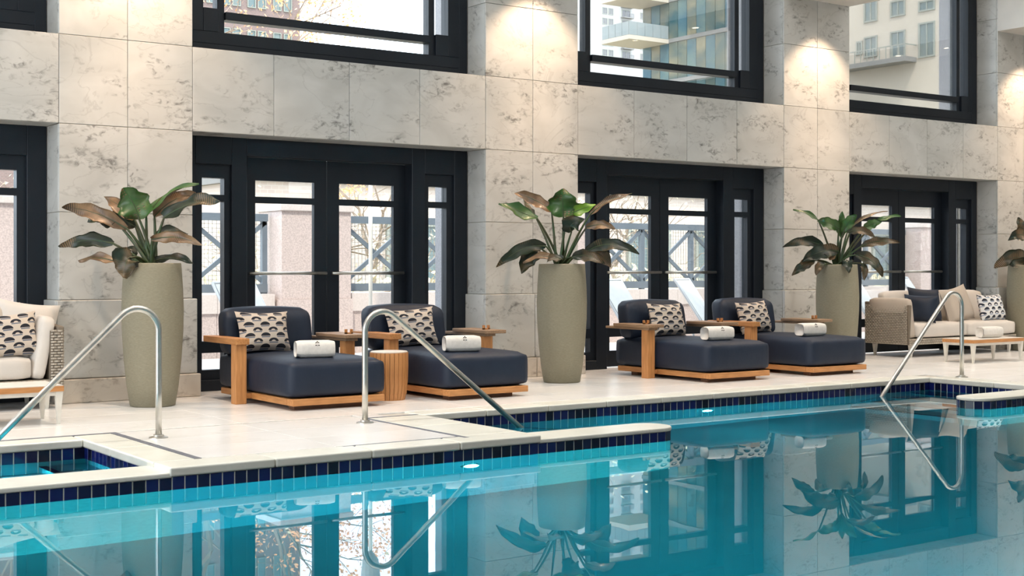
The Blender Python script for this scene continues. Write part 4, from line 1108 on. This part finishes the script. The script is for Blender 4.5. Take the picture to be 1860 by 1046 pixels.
for k, x in enumerate(PX[:-1]):
    xa, xb = x + 1.0, x + 4.25
    wl = thing('parapet', 'low granite parapet under the terrace railing, %s span from the left' % ordn[k], 'parapet', ((xa + xb) / 2, 4.95, -0.02), 0, 'terrace parapets')
    L = (xb - xa) / 2 - 0.055
    nb = 4
    for q in range(nb):
        u0 = -L + 2 * L * q / nb; u1 = -L + 2 * L * (q + 1) / nb
        obj('stone_block', MB().box(u0 + 0.003, u1 - 0.003, -0.25, 0.25, 0.0, 0.56), 'granite', wl)
        obj('coping_block', MB().box(u0 + 0.003, u1 - 0.003, -0.27, 0.27, 0.562, 0.80), 'granite_cap', wl)
    rl = thing('railing', 'grey steel terrace railing with crossed braces, %s span from the left' % ordn[k], 'railing', ((xa + xb) / 2, 4.95, 0.78), 0, 'terrace railings')
    obj('top_rail', MB().box(-L, L, -0.06, 0.06, 0.94, 1.035), 'rail_paint', rl)
    obj('bottom_rail', MB().box(-L, L, -0.045, 0.045, 0.02, 0.125), 'rail_paint', rl)
    npan = 3; pw = 2 * L / npan
    for q in range(npan + 1):
        xx = -L + q * pw; xx = min(max(xx, -L + 0.035), L - 0.035)
        obj('post', MB().box(xx - 0.035, xx + 0.035, -0.035, 0.035, 0.0, 0.939), 'rail_paint', rl)
    for q in range(npan):
        u0, u1 = -L + q * pw + 0.02, -L + (q + 1) * pw - 0.02
        obj('brace', MB().beam((u0, -0.02, 0.14), (u1, -0.02, 0.93), 0.055, 0.03), 'rail_paint', rl)
        obj('brace', MB().beam((u0, 0.02, 0.93), (u1, 0.02, 0.14), 0.055, 0.03), 'rail_paint', rl)
    mw = MB(); r_ = 0.0022
    for q in range(int(2 * L / 0.055)): xx = -L + q * 0.055; mw.box(xx - r_, xx + r_, 0.05 - r_, 0.05 + r_, 0.12, 0.95)
    for q in range(15): zz = 0.13 + q * 0.055; mw.box(-L, L, 0.05 - r_, 0.05 + r_, zz - r_, zz + r_)
    wm = obj('wire_mesh', mw, 'wire', rl); wm['kind'] = 'stuff'

def lounger(X, Y, rz, label):
    e = thing('sun_lounger', label, 'sun lounger', (X, Y, -0.02), rz, 'terrace loungers')
    hb = 0.95
    obj('seat_sling', MB().beam((0, -1.2, 0.34), (0, 0.0, 0.34), 0.60, 0.02), 'lounger_mesh', e)
    obj('back_sling', MB().beam((0, 0.0, 0.34), (0, 0.42, hb), 0.60, 0.02), 'lounger_mesh', e)
    for sx in (-0.315, 0.315):
        obj('side_rail', MB().tube([(sx, -1.25, 0.34), (sx, 0.02, 0.34), (sx, 0.44, hb + 0.02)], 0.018, 8), 'lounger_metal', e)
        obj('leg', MB().tube([(sx, -1.0, 0.34), (sx, -1.05, 0.0)], 0.016, 8), 'lounger_metal', e)
        obj('leg', MB().tube([(sx, -0.1, 0.34), (sx, 0.0, 0.0)], 0.016, 8), 'lounger_metal', e)
    obj('head_rail', MB().tube([(-0.315, 0.44, hb + 0.02), (0.315, 0.44, hb + 0.02)], 0.018, 8), 'lounger_metal', e)
X, _ = pl(478, 540, 2.9); lounger(X - 0.12, 2.7, 0.35, 'white sling lounger on the terrace behind the nearest daybed')
X, _ = pl(1145, 540, 2.9); lounger(X - 0.05, 2.7, 0.35, 'white sling lounger on the terrace behind the third daybed')
X, _ = pl(1268, 550, 2.9); lounger(X + 0.25, 2.9, 0.5, 'white sling lounger on the terrace behind the fourth daybed')
X, _ = pl(1592, 540, 2.9); lounger(X, 2.9, 0.35, 'white sling lounger on the terrace behind the right sofa')
X, _ = pl(1688, 530, 2.9); lounger(X + 0.3, 3.1, 0.5, 'white sling lounger on the terrace behind the last door')
X, _ = pl(673, 450, 3.6)
e = thing('parasol_pole', 'slim white parasol pole on the terrace behind the second daybed', 'parasol', (X, 3.6, -0.02))
obj('base', MB().lathe([(0.24, 0.0), (0.24, 0.05), (0.05, 0.09), (0.05, 0.22)], 24), 'lounger_metal', e)
obj('pole', MB().tube([(0, 0, 0.1), (0, 0, 2.9)], 0.024, 10), 'white_metal', e, smooth=True)
obj('closed_canopy', MB().lathe([(0.03, 2.2), (0.10, 2.3), (0.13, 2.6), (0.09, 3.2), (0.02, 3.5)], 14), 'lounger_mesh', e)

# ------------------------------------------------------------------ beyond the terrace: ground, trees, buildings
struct(obj('ground', MB().box(-60, 420, 5.6, 420, -1.2, -0.6), 'lawn'), 'street level ground beyond the terrace', 'ground')
def tree(X, Y, h, seed, label, leafm=None, nleaf=0, lsz=0.05):
    rnd = random.Random(seed); e = thing('bare_tree' if nleaf < 1000 else 'autumn_tree', label, 'tree', (X, Y, -0.6))
    mb = MB(); tips = []
    def grow(p, d, L, r, lev):
        n = 3; pts = [p]; q = p; dd = d
        for i in range(n):
            dd = (dd + Vector((rnd.uniform(-1, 1), rnd.uniform(-1, 1), rnd.uniform(-0.4, 0.7))) * 0.16).normalized()
            q = q + dd * L / n; pts.append(q)
        mb.tube(pts, [r * (1 - 0.42 * i / n) for i in range(n + 1)], 5 if lev < 2 else 3, cap=False)
        if lev >= 4: tips.append(q); return
        for k in range(3 if lev else 4):
            a = rnd.uniform(0, 2 * PI); sp = rnd.uniform(0.4, 0.95)
            sd = dd.orthogonal().normalized(); sd = Matrix.Rotation(a, 3, dd) @ sd
            nd = (dd * math.cos(sp) + sd * math.sin(sp)).normalized()
            st = pts[rnd.choice((2, 3, 3))]
            grow(st, nd, L * rnd.uniform(0.58, 0.78), r * 0.52, lev + 1)
    grow(Vector((0, 0, 0)), Vector((0, 0, 1)), h * 0.38, h * 0.020, 0)
    obj('trunk', mb, 'bark', e)
    if nleaf:
        lf = MB()
        for _ in range(nleaf):
            p = rnd.choice(tips) + Vector((rnd.gauss(0, .25), rnd.gauss(0, .25), rnd.gauss(0, .2)))
            a = Vector((rnd.uniform(-1, 1), rnd.uniform(-1, 1), rnd.uniform(-1, 1))).normalized() * lsz; b = a.orthogonal().normalized() * lsz * 0.7
            lf.quad(p - a, p + b, p + a, p - b)
        o = obj('leaves', lf, leafm, e); o['kind'] = 'stuff'
for k, (x, y, h) in enumerate([(9.5, 9, 3.9), (12.6, 11, 4.3), (15.9, 9.5, 3.9), (19.2, 12, 4.4), (22.5, 10, 3.9), (26.0, 13, 4.5), (29.5, 11, 4.2), (6.2, 12, 4.3)]):
    tree(x, y, h, 20 + k, 'bare branching tree beyond the terrace railing, %s from the left' % ['second', 'third', 'fourth', 'fifth', 'sixth', 'seventh', 'eighth', 'first'][k], 'foliage_yellow', 160, 0.05)
tree(13.9, 24, 11.0, 51, 'tall autumn tree with orange leaves before the pink brick building', 'foliage_orange', 5200, 0.065)
tree(9.6, 25, 13.0, 52, 'tall bare dark tree at the left of the pink brick building', 'foliage_orange', 900, 0.06)
def hedge(x0, x1, Y, h, seed, label):
    rnd = random.Random(seed); lf = MB()
    for _ in range(2600):
        p = Vector((rnd.uniform(x0, x1), Y + rnd.gauss(0, .35), rnd.uniform(-0.6, h) * (0.8 + 0.2 * rnd.random()))); a = Vector((rnd.uniform(-1, 1), rnd.uniform(-1, 1), rnd.uniform(-1, 1))).normalized() * 0.09; b = a.orthogonal().normalized() * 0.06
        lf.quad(p - a, p + b, p + a, p - b)
    tag(obj('hedge', lf, 'foliage_yellow'), label, 'hedge', kind='stuff')
hedge(6, 20, 7.2, 1.2, 3, 'yellow green hedge beyond the terrace railing')
hedge(20, 34, 7.2, 1.1, 4, 'yellow green hedge at the far end beyond the railing')

def far_window(parent, x0, x1, z0, z1, Y=None, X=None, fr=0.1, m='window_far', mull=1):
    """window with frame and pane on a facade facing -Y (given Y) or -X (given X)"""
    f_ = MB(); p_ = MB()
    def bx(mb, a, b, c, d, t0, t1):
        if Y is not None: mb.box(a, b, Y - t1, Y - t0, c, d)
        else: mb.box(X - t1, X - t0, a, b, c, d)
    bx(f_, x0, x0 + fr, z0, z1, 0, 0.12); bx(f_, x1 - fr, x1, z0, z1, 0, 0.12); bx(f_, x0 + fr, x1 - fr, z0, z0 + fr, 0, 0.12); bx(f_, x0 + fr, x1 - fr, z1 - fr, z1, 0, 0.12)
    for k in range(mull):
        c = x0 + (x1 - x0) * (k + 1) / (mull + 1); bx(f_, c - fr / 3, c + fr / 3, z0 + fr, z1 - fr, 0, 0.10)
    fo = obj('window', f_, 'window_trim', parent)
    bx(p_, x0 + fr, x1 - fr, z0 + fr, z1 - fr, 0.0, 0.03)
    obj('pane', p_, m, fo)
# pink brick building, left upper window
e = thing('brick_building', 'pink brick building with pale windows beyond the upper left window', 'building', (0, 0, -0.6))
obj('wall', MB().box(22.0, 49.9, 90, 112, 0, 42), 'pinkbrick', e)
for zz in (18.6, 22.7, 26.8, 30.9):
    for xx in (47.45, 48.4, 45.2, 46.1, 43.0, 43.9, 40.8, 41.7): far_window(e, xx, xx + 0.72, zz, zz + 2.3, Y=90, fr=0.07, mull=0)
# low pale brick block seen through the doors above the railing
e = thing('low_brick_building', 'long low pale brick building beyond the bare trees', 'building', (0, 0, -0.6))
obj('wall', MB().box(17.2, 62, 27, 33, 0, 4.4), 'brickpale', e)
obj('roof_edge', MB().box(17.0, 62.2, 26.8, 33.2, 4.4, 4.8), 'slab', e)
for k in range(12): far_window(e, 18.5 + k * 3.4, 20.6 + k * 3.4, 1.2, 3.2, Y=27, fr=0.12)
# white apartment tower, far
e = thing('white_tower', 'distant white apartment tower with small windows and balconies', 'building', (0, 0, -0.6))
Yw = 300
xw = [pl(x, 50, Yw)[0] for x in (1056, 1240)]
obj('wall', MB().box(xw[0], xw[1], Yw, Yw + 30, 0, 100), 'white_render', e)
for fl_ in range(8):
    z0 = 64.5 + fl_ * 3.1
    for px in (1094, 1105): X = pl(px, 40, Yw)[0]; far_window(e, X, X + 1.9, z0, z0 + 2.0, Y=Yw, fr=0.15, m='far_dark')
    X = pl(1163, 40, Yw)[0]; far_window(e, X, X + 1.8, z0, z0 + 2.0, Y=Yw, fr=0.15, m='far_dark')
    X = pl(1129, 40, Yw)[0]
    far_window(e, X, X + 3.4, z0 - 0.2, z0 + 2.1, Y=Yw, fr=0.2, m='far_dark')
    bal = obj('balcony', MB().box(X - 0.3, X + 3.7, Yw - 1.5, Yw - 0.01, z0 - 0.5, z0 - 0.22), 'slab', e)
    rb = MB()
    for q in range(9): rb.box(X - 0.3 + q * 0.48, X - 0.2 + q * 0.48, Yw - 1.5, Yw - 1.42, z0 - 0.22, z0 + 0.8)
    rb.box(X - 0.3, X + 3.7, Yw - 1.5, Yw - 1.42, z0 + 0.8, z0 + 0.9)
    obj('balustrade', rb, 'far_dark', bal)
# glass tower, facade facing -X
e = thing('glass_tower', 'teal glass tower with a projecting balcony seen through the second window', 'building', (0, 0, -0.6))
GX, GY0, GY1 = 79.0, 69.0, 80.6
obj('core', MB().box(GX + 0.35, GX + 10, GY0, GY1, 0, 60), 'slab', e)
npn = 10; dyp = (GY1 - GY0) / npn
for fl_ in range(4, 14):
    z0 = fl_ * 3.55
    for k in range(npn):
        y0 = GY0 + k * dyp
        o = obj('glass_panel', MB().box(GX, GX + 0.3, y0 + 0.04, y0 + dyp - 0.04, z0 + 0.36, z0 + 3.53), 'curtain' if (k * 7 + fl_ * 3) % 5 < 3 else 'curtain_b', e)
    obj('floor_band', MB().box(GX - 0.12, GX + 0.34, GY0, GY1, z0, z0 + 0.34), 'slab', e)
for zb_ in (21.3 + 3.55 - 3.55, 24.85):
    bl = obj('balcony', MB().box(GX - 4.6, GX - 0.121, GY1 - 3.6, GY1 + 0.2, zb_ - 0.05, zb_ + 0.30), 'beige', e)
    for k in range(5): obj('balcony_glass', MB().box(GX - 4.6 + k * 0.9, GX - 3.75 + k * 0.9, GY1 - 3.6, GY1 - 3.55, zb_ + 0.32, zb_ + 1.45), 'balcony_glass', bl)
    for k in range(4): obj('balcony_glass', MB().box(GX - 4.6, GX - 4.55, GY1 - 3.5 + k * 0.9, GY1 - 2.65 + k * 0.9, zb_ + 0.32, zb_ + 1.45), 'balcony_glass', bl)
# beige building, facade facing -X
e = thing('beige_building', 'beige rendered apartment building with balcony seen through the right window', 'building', (0, 0, -0.6))
BX = 105.0
obj('wall', MB().box(BX, BX + 14, 52, 104, 0, 45), 'beige', e)
def yb(px):
    u = (px - 930) / F_PX; return BX * (cT - u * sT) / (sT + u * cT) - D
def zb(px, py):
    y = yb(px); return H - (py - Y0) * (BX * sT + (y + D) * cT) / F_PX + 0.6
for (xa, xb_, ya, yb2) in ((1618, 1645, 0, 30), (1618, 1645, 56, 104), (1570, 1594, 0, 40), (1570, 1594, 66, 104), (1669, 1699, 0, 20), (1669, 1699, 40, 104), (1556, 1567, 75, 100)):
    a, b = sorted((yb(xa), yb(xb_))); xm = (xa + xb_) / 2
    far_window(e, a, b, zb(xm, yb2), zb(xm, ya), X=BX, fr=0.16)
a, b = yb(1665), yb(1540)
zf = zb(1640, 108)
bl = obj('balcony', MB().box(BX - 1.7, BX - 0.01, a, b, zf - 0.45, zf), 'slab', e)
rb = MB()
for q in range(12): yy = a + (b - a) * q / 11; rb.box(BX - 1.7, BX - 1.63, yy - 0.04, yy + 0.04, zf, zf + 1.1)
rb.box(BX - 1.7, BX - 1.62, a, b, zf + 1.1, zf + 1.2); rb.box(BX - 1.7, BX - 0.02, a - 0.03, a + 0.03, zf + 1.1, zf + 1.2)
obj('balustrade', rb, 'window_trim', bl)
